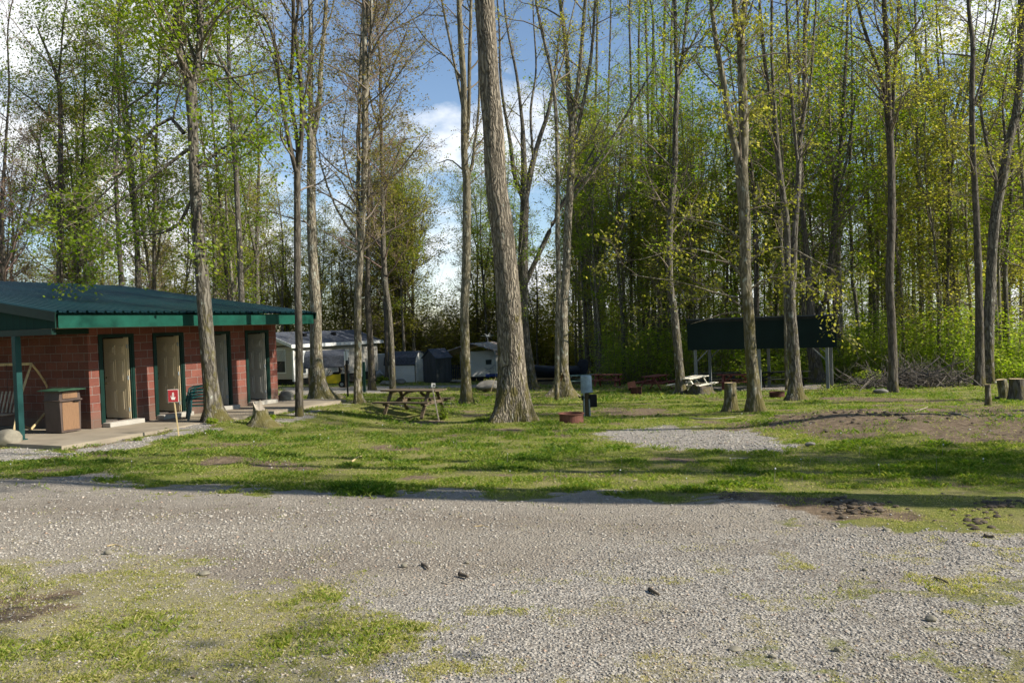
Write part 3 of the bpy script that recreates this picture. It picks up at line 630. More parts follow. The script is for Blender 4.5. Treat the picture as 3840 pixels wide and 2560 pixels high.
tree('smooth sunlit tan trunk left of the dark picnic table, twin stem above',
 [[(1345, 1510, 44), (1341, 1447, 29), (1343, 1320, 27), (1341, 1150, 27), (1347, 1052, 25), (1358, 842, 24), (1365, 701, 24), (1368, 561, 24), (1368, 386, 22), (1368, 210, 20), (1370, 70, 19), (1372, -60, 18)],
  [(1350, 950, 15), (1342, 807, 14), (1344, 631, 15), (1347, 421, 13), (1352, 250, 12), (1360, 60, 11), (1362, -40, 10)], [(1370, 420, 13), (1384, 250, 13), (1392, 105, 12), (1396, -40, 10)], [(1340, 900, 9), (1270, 800, 8), (1215, 660, 6), (1190, 540, 4)]],
 'bark_pale', 'leaf_bud', 'twig', b1=60, len1=3.0, per3=5, lsize=.07, ymax=1000, flare=.6, bare=0.)
tree('dark rough trunk directly behind and right of the smooth tan one, before the mobile home',
 [[(1396, 1462, 32), (1390, 1320, 24), (1380, 1150, 22), (1379, 1017, 17), (1382, 800, 14), (1381, 631, 12), (1376, 400, 11), (1384, 200, 9), (1380, 0, 8)]],
 'bark_dark', 'leaf_bud', 'twig_red', b1=46, len1=3.0, per3=5, lsize=.08, ymax=1000, flare=.3, bare=0.)
tree('very thin dark trunk immediately left of the white gambrel shed door side',
 [[(1452, 1432, 16), (1450, 1340, 13), (1446, 1150, 16), (1440, 1000, 12), (1402, 807, 11), (1385, 640, 9), (1365, 500, 7), (1340, 330, 5)]], 'bark_dark', 'leaf_bud', b1=14, len1=2.2, lsize=.08, flare=.2)
tree('brown trunk standing in front of the white gambrel shed',
 [[(1473, 1478, 27), (1469, 1320, 20), (1457, 1150, 20), (1443, 1052, 24), (1435, 842, 16), (1434, 666, 14), (1428, 421, 12), (1424, 210, 10), (1410, 70, 8), (1400, -40, 6)], [(1432, 760, 9), (1470, 640, 7), (1500, 560, 5)], [(1430, 500, 8), (1390, 380, 7), (1370, 240, 5)], [(1428, 380, 7), (1480, 240, 6), (1520, 130, 4)]],
 'bark_grey', 'leaf_bud', 'twig_red', b1=64, len1=2.9, per3=5, lsize=.075, ymax=1050, flare=.25, bare=0.)
tree('moss-covered straight trunk between the dark picnic table and the big leaning trunk',
 [[(1753, 1515, 52), (1749, 1447, 38), (1745, 1320, 34), (1741, 1150, 32), (1747, 1052, 33), (1751, 842, 31), (1751, 701, 30), (1748, 640, 30)],
  [(1746, 655, 27), (1740, 561, 25), (1740, 351, 24), (1730, 175, 22), (1723, 56, 20), (1716, -50, 18)], [(1752, 665, 15), (1768, 631, 12), (1782, 526, 10), (1796, 386, 9), (1796, 210, 8), (1790, 60, 6)],
  [(1748, 560, 15), (1758, 421, 14), (1761, 210, 14), (1765, 70, 12), (1768, -50, 10)], [(1738, 420, 11), (1719, 316, 10), (1691, 175, 9), (1663, 35, 8), (1655, -40, 6)], [(1738, 640, 6), (1690, 600, 5), (1650, 610, 3)], [(1734, 300, 8), (1680, 220, 6), (1600, 150, 5), (1540, 60, 3)]],
 'bark_moss', 'leaf_bud', b1=46, len1=2.3, lsize=.06, ymax=700, flare=.5, sides=16, spread=.11)
tree('massive leaning trunk with deep furrowed bark and knobbly roots in the middle of the lawn',
 [[(1925, 1590, 142), (1924, 1500, 122), (1921, 1445, 110), (1920, 1396, 104), (1915, 1298, 98), (1911, 1200, 94), (1902, 1052, 88), (1880, 842, 84), (1859, 701, 80), (1852, 491, 77), (1838, 351, 74), (1828, 175, 72), (1817, 0, 72), (1808, -120, 70)],
  [(1850, -80, 40), (1890, -220, 34), (1920, -400, 26)], [(1808, -100, 50), (1790, -300, 42), (1800, -520, 30)]],
 'bark_furrow', 'leaf_olive', b1=16, len1=3.2, lsize=.09, ymax=20, flare=.26, sides=64, rough=.035, extra_h=4)
tree('grey spreading tree right behind the massive leaning trunk, long low bough to the right',
 [[(1994, 1458, 56), (1981, 1362, 38), (1968, 1235, 34), (1964, 1150, 32), (1961, 1017, 40), (1961, 912, 36), (1968, 772, 32), (1966, 730, 32)],
  [(1966, 750, 22), (1944, 700, 18), (1926, 640, 16), (1912, 526, 14), (1888, 386, 11), (1875, 250, 9), (1872, 100, 7)], [(1966, 740, 27), (1965, 640, 24), (1961, 526, 20), (1958, 456, 14), (1937, 280, 10), (1902, 105, 8), (1890, -30, 6)],
  [(1970, 745, 25), (1993, 631, 22), (2021, 526, 18), (2052, 435, 14), (2070, 350, 12), (2090, 200, 9), (2105, 60, 7)], [(1962, 1075, 26), (2007, 982, 18), (2056, 877, 17), (2112, 758, 15), (2175, 687, 14), (2238, 596, 12), (2322, 477, 9), (2428, 295, 6)],
  [(2000, 600, 11), (1990, 420, 9), (2010, 260, 7), (2000, 60, 5)], [(2112, 758, 10), (2180, 640, 8), (2250, 520, 6)]],
 'bark_grey', 'leaf_olive', b1=58, len1=2.7, lsize=.08, ymax=900, flare=.6, sides=16, spread=.15)
J = tree('pale hollow-based tree with a dark cavity, just left of the bucket-topped post',
 [[(2108, 1488, 74), (2108, 1405, 50), (2113, 1277, 37), (2113, 1150, 35), (2122, 1052, 30), (2130, 842, 29), (2137, 737, 29), (2144, 561, 26), (2145, 450, 26)],
  [(2144, 470, 22), (2133, 351, 19), (2122, 175, 16), (2100, 0, 14), (2095, -60, 13)], [(2146, 470, 20), (2158, 386, 17), (2175, 245, 15), (2192, 35, 13), (2196, -50, 12)], [(2142, 590, 16), (2168, 477, 14), (2207, 281, 13), (2224, 140, 11), (2235, -10, 10)],
  [(2138, 760, 10), (2200, 680, 9), (2260, 600, 8), (2330, 500, 5)], [(2140, 600, 9), (2190, 560, 8), (2250, 450, 5)]],
 'bark_pale', 'leaf_olive', b1=48, len1=2.5, lsize=.085, ymax=820, flare=.8, sides=24, spread=.15)
tree('slender pale stem rising close against the left side of the hollow-based tree',
 [[(2086, 1445, 20), (2090, 1250, 17), (2094, 1052, 17), (2091, 877, 18), (2091, 631, 16), (2084, 421, 13), (2070, 281, 12), (2042, 161, 11), (2014, 35, 9), (2000, -50, 8)], [(2078, 330, 8), (2120, 200, 6), (2140, 80, 5)]],
 'bark_pale', 'leaf_olive', b1=20, len1=2.2, lsize=.08, ymax=700, flare=.2, depth=33.5)
for lab, pth, bk in (
 ('dark upright trunk behind the near end of the leftmost maroon table', [(2258, 1405, 22), (2252, 1150, 17), (2240, 900, 15), (2228, 600, 12), (2236, 300, 9), (2240, 0, 8)], 'bark_grey'),
 ('short-looking bent stem close beside the dark upright trunk by the leftmost maroon table', [(2278, 1408, 14), (2270, 1235, 12), (2262, 1000, 10), (2272, 700, 9), (2280, 400, 7), (2290, 60, 6)], 'bark_grey'),
 ('dark trunk above the rusty fire ring, isolated from the clump on its right', [(2371, 1428, 24), (2370, 1250, 15), (2366, 1000, 13), (2372, 700, 11), (2368, 400, 9), (2360, 60, 7)], 'bark_dark'),
 ('thin leftmost trunk of the tight clump behind the middle maroon table', [(2416, 1418, 16), (2413, 1200, 13), (2400, 900, 11), (2405, 600, 10), (2395, 300, 8), (2400, 0, 7)], 'bark_dark'),
 ('second trunk of the tight clump behind the middle maroon table', [(2433, 1420, 18), (2431, 1190, 15), (2425, 900, 13), (2432, 600, 11), (2428, 300, 9), (2420, 0, 8)], 'bark_dark'),
 ('third, wide-footed trunk of the tight clump behind the middle maroon table', [(2452, 1416, 30), (2452, 1250, 22), (2451, 1100, 19), (2440, 850, 15), (2445, 500, 12), (2450, 100, 9)], 'bark_dark'),
 ('grey trunk right of centre in the tight clump, above the middle maroon table top', [(2480, 1412, 24), (2477, 1150, 20), (2474, 982, 18), (2477, 701, 16), (2484, 421, 12), (2491, 140, 10), (2494, -30, 9)], 'bark_grey'),
 ('trunk with mossy shoulder at the right of the tight clump, over the white table corner', [(2512, 1414, 30), (2500, 1300, 22), (2495, 1150, 20), (2500, 1000, 17), (2508, 700, 14), (2515, 400, 11), (2520, 60, 9)], 'bark_moss')):
    tree(lab, [pth], bk, 'leaf_deep', b1=34, len1=2.5, lsize=.11, ymax=1150, flare=.3, group='trunks standing in a clump behind the maroon picnic tables', spread=.2)
tree('leaning dark trunk rising behind the white picnic table',
 [[(2556, 1478, 50), (2550, 1414, 34), (2535, 1250, 30), (2526, 1150, 27), (2512, 1052, 25), (2512, 842, 24), (2530, 631, 22), (2533, 456, 20), (2540, 316, 18), (2533, 140, 14), (2530, -40, 13)], [(2536, 330, 13), (2556, 230, 12), (2570, 105, 10), (2585, -30, 9)], [(2530, 640, 8), (2450, 560, 6), (2380, 500, 4)]],
 'bark_grey', 'leaf_deep', b1=44, len1=2.8, lsize=.10, ymax=1050, flare=.5, spread=.2)
M_ = tree('mossy forked tree right of the upright cut stump, yellow leaf boughs spreading at mid height',
 [[(2832, 1552, 66), (2827, 1447, 47), (2814, 1320, 42), (2806, 1150, 39), (2795, 1052, 40), (2794, 842, 42), (2786, 701, 43), (2781, 620, 46)],
  [(2778, 640, 30), (2751, 526, 24), (2730, 421, 22), (2709, 281, 21), (2688, 175, 18), (2670, 35, 16), (2660, -50, 15)], [(2785, 640, 38), (2789, 491, 36), (2782, 281, 32), (2779, 140, 28), (2790, 40, 22), (2798, -50, 20)], [(2779, 170, 22), (2758, 50, 19), (2750, -40, 17)],
  [(2795, 1050, 9), (2700, 960, 8), (2560, 930, 6), (2450, 960, 4)], [(2800, 1000, 9), (2860, 940, 8), (2960, 930, 6), (3080, 990, 4)], [(2800, 1120, 8), (2690, 1100, 7), (2560, 1060, 5), (2430, 1040, 4)], [(2800, 1100, 7), (2880, 1040, 6), (3000, 1060, 5), (3120, 1110, 3)], [(2790, 900, 8), (2690, 840, 6), (2560, 820, 4)], [(2806, 1180, 6), (2740, 1170, 5), (2640, 1200, 3)]],
 'bark_moss', 'leaf_olive', b1=56, len1=1.9, lsize=.085, per_leaf=3, ymax=1165, flare=.5, sides=18, droop=1.0, up=.05, flat=.75, spread=.11)
tree('brown two-stemmed tree standing before the right half of the dark pavilion',
 [[(2984, 1500, 58), (2980, 1410, 44), (2975, 1277, 38), (2961, 1100, 38), (2966, 1050, 38)],
  [(2960, 1080, 26), (2952, 982, 24), (2950, 842, 24), (2926, 666, 22), (2912, 526, 20), (2905, 421, 16), (2894, 210, 11), (2894, 35, 10), (2892, -40, 9)], [(2905, 430, 12), (2887, 350, 13), (2870, 245, 13), (2852, 70, 12), (2846, -40, 10)],
  [(2972, 1080, 26), (2980, 877, 22), (2993, 701, 22), (3000, 526, 20), (3014, 421, 17), (3017, 245, 16), (3021, 0, 14), (3022, -50, 13)], [(2990, 600, 12), (2978, 477, 12), (2963, 281, 11), (2952, 70, 9), (2948, -30, 8)], [(3012, 440, 10), (3040, 300, 10), (3052, 130, 9), (3060, -20, 7)]],
 'bark_grey', 'leaf_olive', b1=52, len1=2.2, lsize=.08, ymax=1000, flare=.6, sides=16, spread=.13)
tree('thin pale pole-like stem just left of the two-stemmed tree at the pavilion',
 [[(2950, 1462, 15), (2947, 1300, 12), (2944, 1100, 11), (2930, 900, 9), (2936, 650, 8), (2925, 400, 6)]], 'bark_pale', 'leaf_olive', b1=14, len1=1.8, lsize=.08, flare=.1)
tree('broad dark trunk behind the pavilion leaning left, right of the black tables',
 [[(3072, 1437, 62), (3058, 1360, 46), (3044, 1260, 40), (3041, 1175, 32), (3036, 1080, 30), (3024, 947, 22), (3010, 780, 18), (3002, 560, 14), (2996, 300, 10), (2990, 20, 8)], [(3050, 1250, 28), (3080, 1160, 28), (3104, 1100, 28), (3110, 1052, 24), (3126, 877, 22), (3136, 701, 18), (3150, 596, 18), (3161, 421, 15), (3171, 245, 12), (3178, 60, 10)], [(3128, 860, 12), (3140, 760, 12), (3175, 600, 10), (3200, 420, 8)]],
 'bark_dark', 'leaf_deep', b1=60, len1=3.0, lsize=.12, ymax=1100, flare=.6, spread=.2)
tree('slim trunk with a sunlit edge just right of the pavilion end post',
 [[(3157, 1395, 24), (3152, 1250, 18), (3150, 1120, 16), (3148, 950, 13), (3156, 700, 11), (3150, 400, 9), (3158, 100, 7)]], 'bark_grey', 'leaf_fresh', b1=30, len1=2.4, lsize=.12, ymax=1150, flare=.3, spread=.2)
tree('curved sinuous slim stem near the pavilion, second right of its end post',
 [[(3194, 1425, 18), (3206, 1370, 14), (3217, 1300, 14), (3216, 1200, 14), (3205, 1100, 12), (3196, 1052, 12), (3192, 877, 12), (3182, 736, 12), (3193, 491, 10), (3196, 300, 8), (3190, 60, 6)]], 'bark_grey', 'leaf_fresh', b1=28, len1=2.2, lsize=.11, ymax=1150, flare=.3, spread=.2)
tree('straight dark trunk beside the dull boulder right of the pavilion',
 [[(3348, 1472, 44), (3348, 1365, 31), (3342, 1188, 30), (3336, 1052, 28), (3343, 842, 28), (3343, 666, 26), (3336, 520, 26)],
  [(3334, 540, 18), (3312, 316, 14), (3270, 196, 12), (3235, 91, 11), (3207, -20, 10)], [(3338, 540, 20), (3326, 210, 18), (3315, 0, 17), (3312, -50, 16)], [(3342, 530, 15), (3352, 316, 13), (3364, 175, 12), (3371, 0, 11), (3374, -50, 10)], [(3332, 420, 8), (3290, 330, 7), (3260, 280, 5)]],
 'bark_dark', 'leaf_olive', b1=52, len1=2.3, lsize=.08, ymax=900, flare=.5, sides=16, spread=.14)
tree('wide fan-shaped tree behind the big brush pile',
 [[(3566, 1392, 40), (3562, 1300, 35), (3558, 1233, 34), (3554, 1100, 32), (3543, 982, 31), (3543, 860, 32), (3543, 807, 32)],
  [(3540, 830, 24), (3515, 701, 20), (3480, 596, 18), (3445, 491, 16), (3389, 316, 12), (3360, 180, 9), (3340, 20, 7)], [(3543, 820, 28), (3543, 631, 26), (3540, 491, 18), (3515, 351, 14), (3438, 175, 11), (3382, 35, 8)],
  [(3546, 760, 18), (3560, 620, 16), (3585, 477, 14), (3634, 421, 13), (3733, 281, 10), (3796, 126, 8)], [(3550, 620, 13), (3592, 386, 11), (3620, 245, 9), (3634, 60, 7)], [(3535, 950, 16), (3495, 807, 14), (3452, 701, 12), (3410, 561, 10), (3382, 421, 8), (3360, 280, 6)], [(3535, 500, 10), (3480, 330, 8), (3470, 120, 6)], [(3540, 460, 9), (3545, 300, 8), (3520, 80, 6)], [(3590, 470, 8), (3640, 300, 7), (3690, 120, 5)]],
 'bark_dark', 'leaf_olive', b1=70, len1=2.4, lsize=.08, ymax=900, flare=.4, sides=16, spread=.15, per_leaf=2)
tree('dark straight trunk, left one of the touching pair right of the brush pile',
 [[(3672, 1448, 38), (3673, 1233, 29), (3671, 1100, 26), (3668, 982, 25), (3659, 772, 22), (3648, 561, 20), (3645, 351, 18), (3648, 175, 16), (3634, 56, 13), (3626, -50, 12)], [(3650, 400, 9), (3700, 240, 8), (3740, 60, 6)]], 'bark_dark', 'leaf_olive', b1=34, len1=2.2, lsize=.085, ymax=900, flare=.3, sides=14)
tree('stout trunk leaning toward the right border, right one of the touching pair',
 [[(3704, 1438, 44), (3706, 1233, 40), (3714, 1100, 36), (3718, 982, 34), (3733, 807, 33), (3761, 666, 32), (3785, 526, 31), (3810, 421, 28), (3827, 280, 25), (3834, 70, 24), (3836, -50, 22)],
  [(3740, 780, 16), (3732, 660, 13), (3705, 561, 12), (3677, 386, 10), (3700, 200, 8), (3730, 40, 7)], [(3745, 760, 12), (3770, 560, 10), (3760, 380, 8), (3790, 200, 6)], [(3790, 500, 12), (3830, 430, 10), (3880, 300, 8)]],
 'bark_grey', 'leaf_olive', b1=44, len1=2.3, lsize=.085, ymax=900, flare=.4, sides=16)
for lab, pth, bk in (
 ('slim crooked trunk at the right border behind the stumps', [(3785, 1400, 20), (3776, 1200, 16), (3770, 1000, 14), (3790, 760, 12), (3800, 500, 10), (3815, 200, 8), (3820, 0, 7)], 'bark_grey'),
 ('bright sunlit thin stem close behind the leaning right border trunk', [(3748, 1390, 14), (3750, 1200, 10), (3745, 1000, 9), (3752, 750, 8), (3748, 400, 6)], 'bark_pale'),
 ('grey trunk at the left of the brush pile, deep in the woods', [(3462, 1290, 20), (3455, 1120, 17), (3448, 900, 13), (3440, 600, 10), (3436, 300, 8), (3430, 0, 7)], 'bark_grey')):
    tree(lab, [pth], bk, 'leaf_fresh', b1=34, len1=2.6, lsize=.12, ymax=1100, flare=.25, depth=(47 if '3462' in str(pth[0]) else 40), spread=.2)
# the trees standing behind the toilet block
for lab, pp, lf, bk, dp in (
 ('leftmost tall trunk above the green roof, with a thin limb forking to its left', [[(232, 1330, 24), (224, 1059, 22), (228, 842, 20), (228, 631, 18), (224, 351, 15), (210, 281, 12), (180, 200, 9), (150, 130, 7)], [(222, 790, 8), (190, 700, 7), (150, 560, 6), (120, 500, 4)], [(218, 310, 9), (230, 180, 7), (240, 60, 6)], [(222, 480, 7), (150, 400, 6), (60, 330, 4)]], 'leaf_fresh', 'bark_dark', 38),
 ('thin trunk above the green roof, second from the left border', [[(300, 1330, 18), (295, 1066, 15), (302, 842, 12), (308, 600, 9), (316, 400, 7), (320, 200, 5)]], 'leaf_fresh', 'bark_dark', 40),
 ('trunk above the middle of the green roof, forking low', [[(470, 1330, 24), (456, 1066, 20), (442, 842, 16), (435, 631, 14), (448, 456, 11), (440, 250, 8), (445, 60, 6)], [(447, 900, 10), (430, 640, 8), (420, 420, 7), (430, 200, 5)]], 'leaf_fresh', 'bark_dark', 37),
 ('slim trunk above the green roof seen between the forking one and the building-front maple', [[(585, 1330, 16), (579, 1087, 14), (579, 842, 12), (585, 596, 10), (590, 380, 8), (600, 150, 6)], [(580, 880, 8), (540, 700, 7), (524, 520, 5)]], 'leaf_deep', 'bark_dark', 39),
 ('leaning slender trunk left of the tall straight one behind the roof end', [[(870, 1330, 18), (858, 1100, 15), (852, 1052, 14), (835, 877, 12), (820, 700, 10), (800, 480, 8), (790, 260, 6)]], 'leaf_fresh', 'bark_dark', 40),
 ('tall straight dark trunk behind the far end of the green roof', [[(912, 1330, 24), (905, 1087, 22), (894, 842, 20), (884, 631, 18), (870, 456, 16), (859, 281, 14), (856, 70, 13), (854, -50, 12)], [(880, 560, 8), (960, 430, 6), (1040, 330, 4)], [(862, 300, 8), (800, 180, 6), (760, 60, 4)]], 'leaf_fresh', 'bark_grey', 36)):
    tree(lab, pp, bk, lf, b1=52 if dp < 39 else 36, len1=3.0, per3=5, lsize=.092, per_leaf=5, ymax=1100, flare=.2, depth=dp, spread=.2, droop=.7, up=.2)
tree('bare reddish budding tree at the far left border', [[(20, 1300, 22), (14, 1050, 18), (8, 800, 14), (20, 560, 10), (34, 330, 7), (30, 100, 5)], [(14, 1000, 9), (80, 860, 8), (130, 700, 6), (150, 520, 4)], [(12, 900, 9), (-50, 700, 7), (-90, 480, 5)]], 'bark_dark', 'leaf_red', 'twig_red', b1=60, len1=2.8, lsize=.07, ymax=1150, flare=.1, depth=37, per_leaf=2, spread=.15)

# trees standing outside the picture on the sun side: their shade lies over the lawn and the lot
def free_tree(x, y, h, r, label, leaf='leaf_olive', b1=60, len1=2.8, forks=2, t0=.35, bark='bark_grey', lsize=.12, per_leaf=3, cat='tree'):
    root = empty('tree', (x, y, surf(x, y)), label=label, cat=cat); pth = []
    pts = [(0, 0, -.1), (.05, 0, h*.12), (.1, .1, h*.4), (.2, 0, h*.7), (.1, .15, h)]; p, rr = smoothpath(pts, [r*1.2, r, r*.8, r*.5, r*.08], 26); pth.append((p, rr))
    for k in range(forks):
        a = random.random()*6.28; z = h*random.uniform(.3, .5); q = [(.08, .05, z)]+[(math.cos(a)*d*h, math.sin(a)*d*h, z+h*e) for d, e in ((.05, .12), (.09, .28), (.12, .5))]
        p, rr = smoothpath(q, [r*.5, r*.42, r*.28, r*.06], 14); pth.append((p, rr))
    V, Fq = trunk_geo(pth, 10, .4, r*1.3); npmesh('trunk', V, Fq, bark, root, smooth=True)
    put_crown('crown', *crown_geo([(p, rr, t0 if i == 0 else .1) for i, (p, rr) in enumerate(pth)], b1, len1, 5, 4, lsize, per_leaf, .35, .5, .95, .2, .2, .012), leaf, 'twig', root); return root
SH = [(17, 5.35, 22, .27, 5, .6, 'slim tall tree nearest the lot on the sunny side, outside the view'), (19.5, 4.4, 24, .34, 5, .6, 'stouter tall tree beyond the slim one on the sunny side, outside the view'),
 (17.5, 8.6, 10.5, .2, 60, .3, 'bushy low tree shading the right of the lawn, outside the view'), (11.2, 10.1, 18, .17, 5, .75, 'bare-stemmed tree right of the lawn, outside the view'), (21, 13.5, 21, .27, 10, .7, 'tall bare-stemmed tree behind the bushy one, outside the view'),
 (24, 17, 22, .26, 12, .65, 'tall sparse tree right of the dirt patch, outside the view'), (9.8, 7.45, 18, .15, 4, .75, 'slimmest bare stem right of the lawn, outside the view'), (12.2, 8.7, 19, .2, 4, .75, 'straight bare stem just behind the slimmest one, outside the view'), (28, 21, 22, .25, 12, .6, 'far sparse tree right of the stumps, outside the view'), (11.5, -1.5, 10, .1, 12, .6, 'sapling beside the viewer, outside the view')]
for x, y, h, r, b1, t0, lab in SH:
    free_tree(x, y, h, r, lab, b1=b1, t0=t0, forks=2 if b1 > 20 else 0)

# ------------------------------------------------------------------ the woods behind
def proto(h, r, leaf, twig, bark, b1, len1, lsize, per_leaf, t0, forks, bend=.5):
    pth = []; a0 = random.random()*6.28
    pts = [(0, 0, -.3)]+[(math.sin(k*1.3+a0)*bend*k/5, math.cos(k*1.1+a0)*bend*k/5, h*k/5) for k in range(1, 6)]
    p, rr = smoothpath(pts, [r*1.25, r*.9, r*.72, r*.52, r*.3, r*.06], 22); pth.append((p, rr))
    for k in range(forks):
        a = random.random()*6.28; i = random.randint(6, 11); q0 = p[i]; q = [tuple(q0)]+[(q0[0]+math.cos(a)*d*h, q0[1]+math.sin(a)*d*h, q0[2]+h*e) for d, e in ((.03, .12), (.06, .28), (.09, .48))]
        s, sr = smoothpath(q, [rr[i]*.7, rr[i]*.6, rr[i]*.4, .02], 12); pth.append((s, sr))
    V, Fq = trunk_geo(pth, 8, .3, r, .04)
    C = crown_geo([(s, sr, t0 if i == 0 else .1) for i, (s, sr) in enumerate(pth)], b1, len1, 5, 3, lsize, per_leaf+2, .3, .5, .95, .5, .19, .020, .42)
    return V, Fq, C, leaf, twig, bark
specs = [(24, .19, 'leaf_deep', 'twig', 'bark_dark', 48, 3.0, .15, 3, .34, 1), (22, .16, 'leaf_fresh', 'twig', 'bark_grey', 48, 2.8, .14, 3, .30, 2), (25, .17, 'leaf_olive', 'twig', 'bark_grey', 46, 2.8, .14, 3, .34, 1),
         (20, .12, 'leaf_fresh', 'twig', 'bark_pale', 36, 2.3, .14, 3, .22, 1), (23, .14, 'leaf_deep', 'twig', 'bark_dark', 40, 2.4, .14, 3, .26, 0), (17, .09, 'leaf_olive', 'twig', 'bark_pale', 36, 2.0, .14, 3, .08, 1),
         (19, .14, 'leaf_red', 'twig_red', 'bark_dark', 70, 2.6, .09, 2, .18, 2), (18, .13, 'leaf_bud', 'twig', 'bark_grey', 64, 2.5, .11, 2, .2, 2),
         (22, .2, 'leaf_olive', 'twig', 'bark_grey', 105, 3.8, .16, 4, .16, 2),
         (21, .095, 'leaf_fresh', 'twig', 'bark_dark', 22, 1.7, .14, 2, .3, 0), (19, .11, 'leaf_olive', 'twig', 'bark_grey', 22, 1.8, .14, 2, .3, 1)]
PROTO = [proto(*s) for s in specs]
PM = []
def inst(k, x, y, sc, rz, label, group):
    V, Fq, C, leaf, twig, bark = PROTO[k]
    root = empty('woodland_tree', (x, y, surf(x, y)), rz, label=label, cat='tree', group=group); root.scale = (sc, sc, sc*random.uniform(.92, 1.1))
    if PM[k] is None:
        t = npmesh('trunk', V, Fq, bark, root, smooth=True); c = put_crown('crown', *C, leaf, twig, root); PM[k] = (t, c)
    else:
        for s in PM[k]:
            o = s.copy(); o.name = s.name.split('.')[0]; COL.objects.link(o); o.parent = root
    return root
PM = [None]*len(PROTO)
marks = [(-400, 'the left border'), (224, 'the leftmost tall trunk'), (456, 'the low-forking trunk'), (770, 'the building-front maple'), (905, 'the tall roof-end trunk'), (1115, 'the slim corner tree'), (1185, 'the three-stemmed tree'), (1345, 'the smooth tan trunk'), (1460, 'the shed-front trunk'), (1750, 'the mossy straight trunk'), (1910, 'the massive leaning trunk'), (2113, 'the hollow-based tree'), (2255, 'the upright table trunk'), (2371, 'the isolated fire-ring trunk'), (2525, 'the white-table trunk'), (2805, 'the mossy forked tree'), (2965, 'the two-stemmed tree'), (3155, 'the slim post-side trunk'), (3343, 'the straight boulder trunk'), (3555, 'the fan-shaped tree'), (3690, 'the touching pair'), (3900, 'the right border'), (4600, 'beyond the border')]
cand = []
def place(n, px0, px1, y0, y1, kinds, sc0=.8, sc1=1.15, sep=1.6):
    c = 0; tries = 0
    while c < n and tries < n*40:
        tries += 1; px = random.uniform(px0, px1); y = y0+(y1-y0)*random.random(); x = (px-1920)/F*y
        if any(math.hypot(x-a[0], y-a[1]) < sep for a in cand): continue
        if y < 80 and -26 < x < 6 and 48 < y: continue        # keep the camp clear
        if x > 0 and y < float(edge(np.array(x)))+1: continue
        cand.append((x, y, random.choice(kinds), random.uniform(sc0, sc1), px)); c += 1
random.seed(11)
place(26, 2150, 3150, 42, 68, [0, 1, 2, 3, 4, 5, 1])
place(17, 3050, 3900, 37, 62, [1, 1, 2, 3, 4, 5])
place(7, 1900, 2300, 46, 60, [4, 2, 3, 5], .75, 1.0)
place(50, 2000, 3950, 36, 64, [9, 10, 9, 5], .8, 1.1, 1.1)
place(14, 260, 1100, 38, 62, [1, 3, 2, 7, 5, 1], .7, 1.0, 2.2)
place(9, -400, 420, 44, 62, [6, 7], .7, 1.0, 2.)
place(8, 1730, 2050, 82, 90, [2, 7, 5, 0], .65, .85, 2.)
place(14, 900, 1530, 80, 90, [2, 2, 7, 1], .75, 1.0, 2.)
place(4, 1530, 1720, 82, 90, [5, 7], .35, .5, 2.)
place(10, 1180, 1500, 81, 88, [8, 8, 2], .85, 1.12, 3.)
place(4, 1440, 1570, 80, 84, [8], .95, 1.1, 2.)
place(5, 850, 1180, 66, 86, [8, 1], .7, .95, 3.)
place(7, 1745, 1930, 82, 90, [8, 1, 2], .9, 1.15, 2.)
place(10, 1900, 2230, 50, 80, [8, 1, 2, 0, 4], .85, 1.1, 1.8)
kind_txt = ['dark green-leaved', 'bright green-leaved', 'olive-leaved', 'pale-stemmed green', 'slim dark-stemmed', 'pale young', 'reddish budding', 'sparsely budding', 'full-crowned olive', 'pole-thin dark', 'pole-thin grey']
ordn = ['first', 'second', 'third', 'fourth', 'fifth', 'sixth', 'seventh', 'eighth', 'ninth', 'tenth', 'eleventh', 'twelfth']
bk = {}
for c_ in sorted(cand, key=lambda c: c[4]):
    i = max(j for j in range(len(marks)) if marks[j][0] <= max(c_[4], -399)); key = (i, c_[2]); bk.setdefault(key, []).append(c_)
for (i, k), lst in bk.items():
    for q, (x, y, kk, sc, px) in enumerate(lst):
        o_ = '' if len(lst) == 1 else (ordn[q % 12]+' ')
        nx = marks[min(i+1, len(marks)-1)][1]
        inst(kk, x, y, sc, random.random()*6.28, f'{o_}{kind_txt[kk]} woodland tree seen between {marks[i][1]} and {nx[4:] if nx.startswith("the ") else nx}', 'woodland trees behind the clearing')
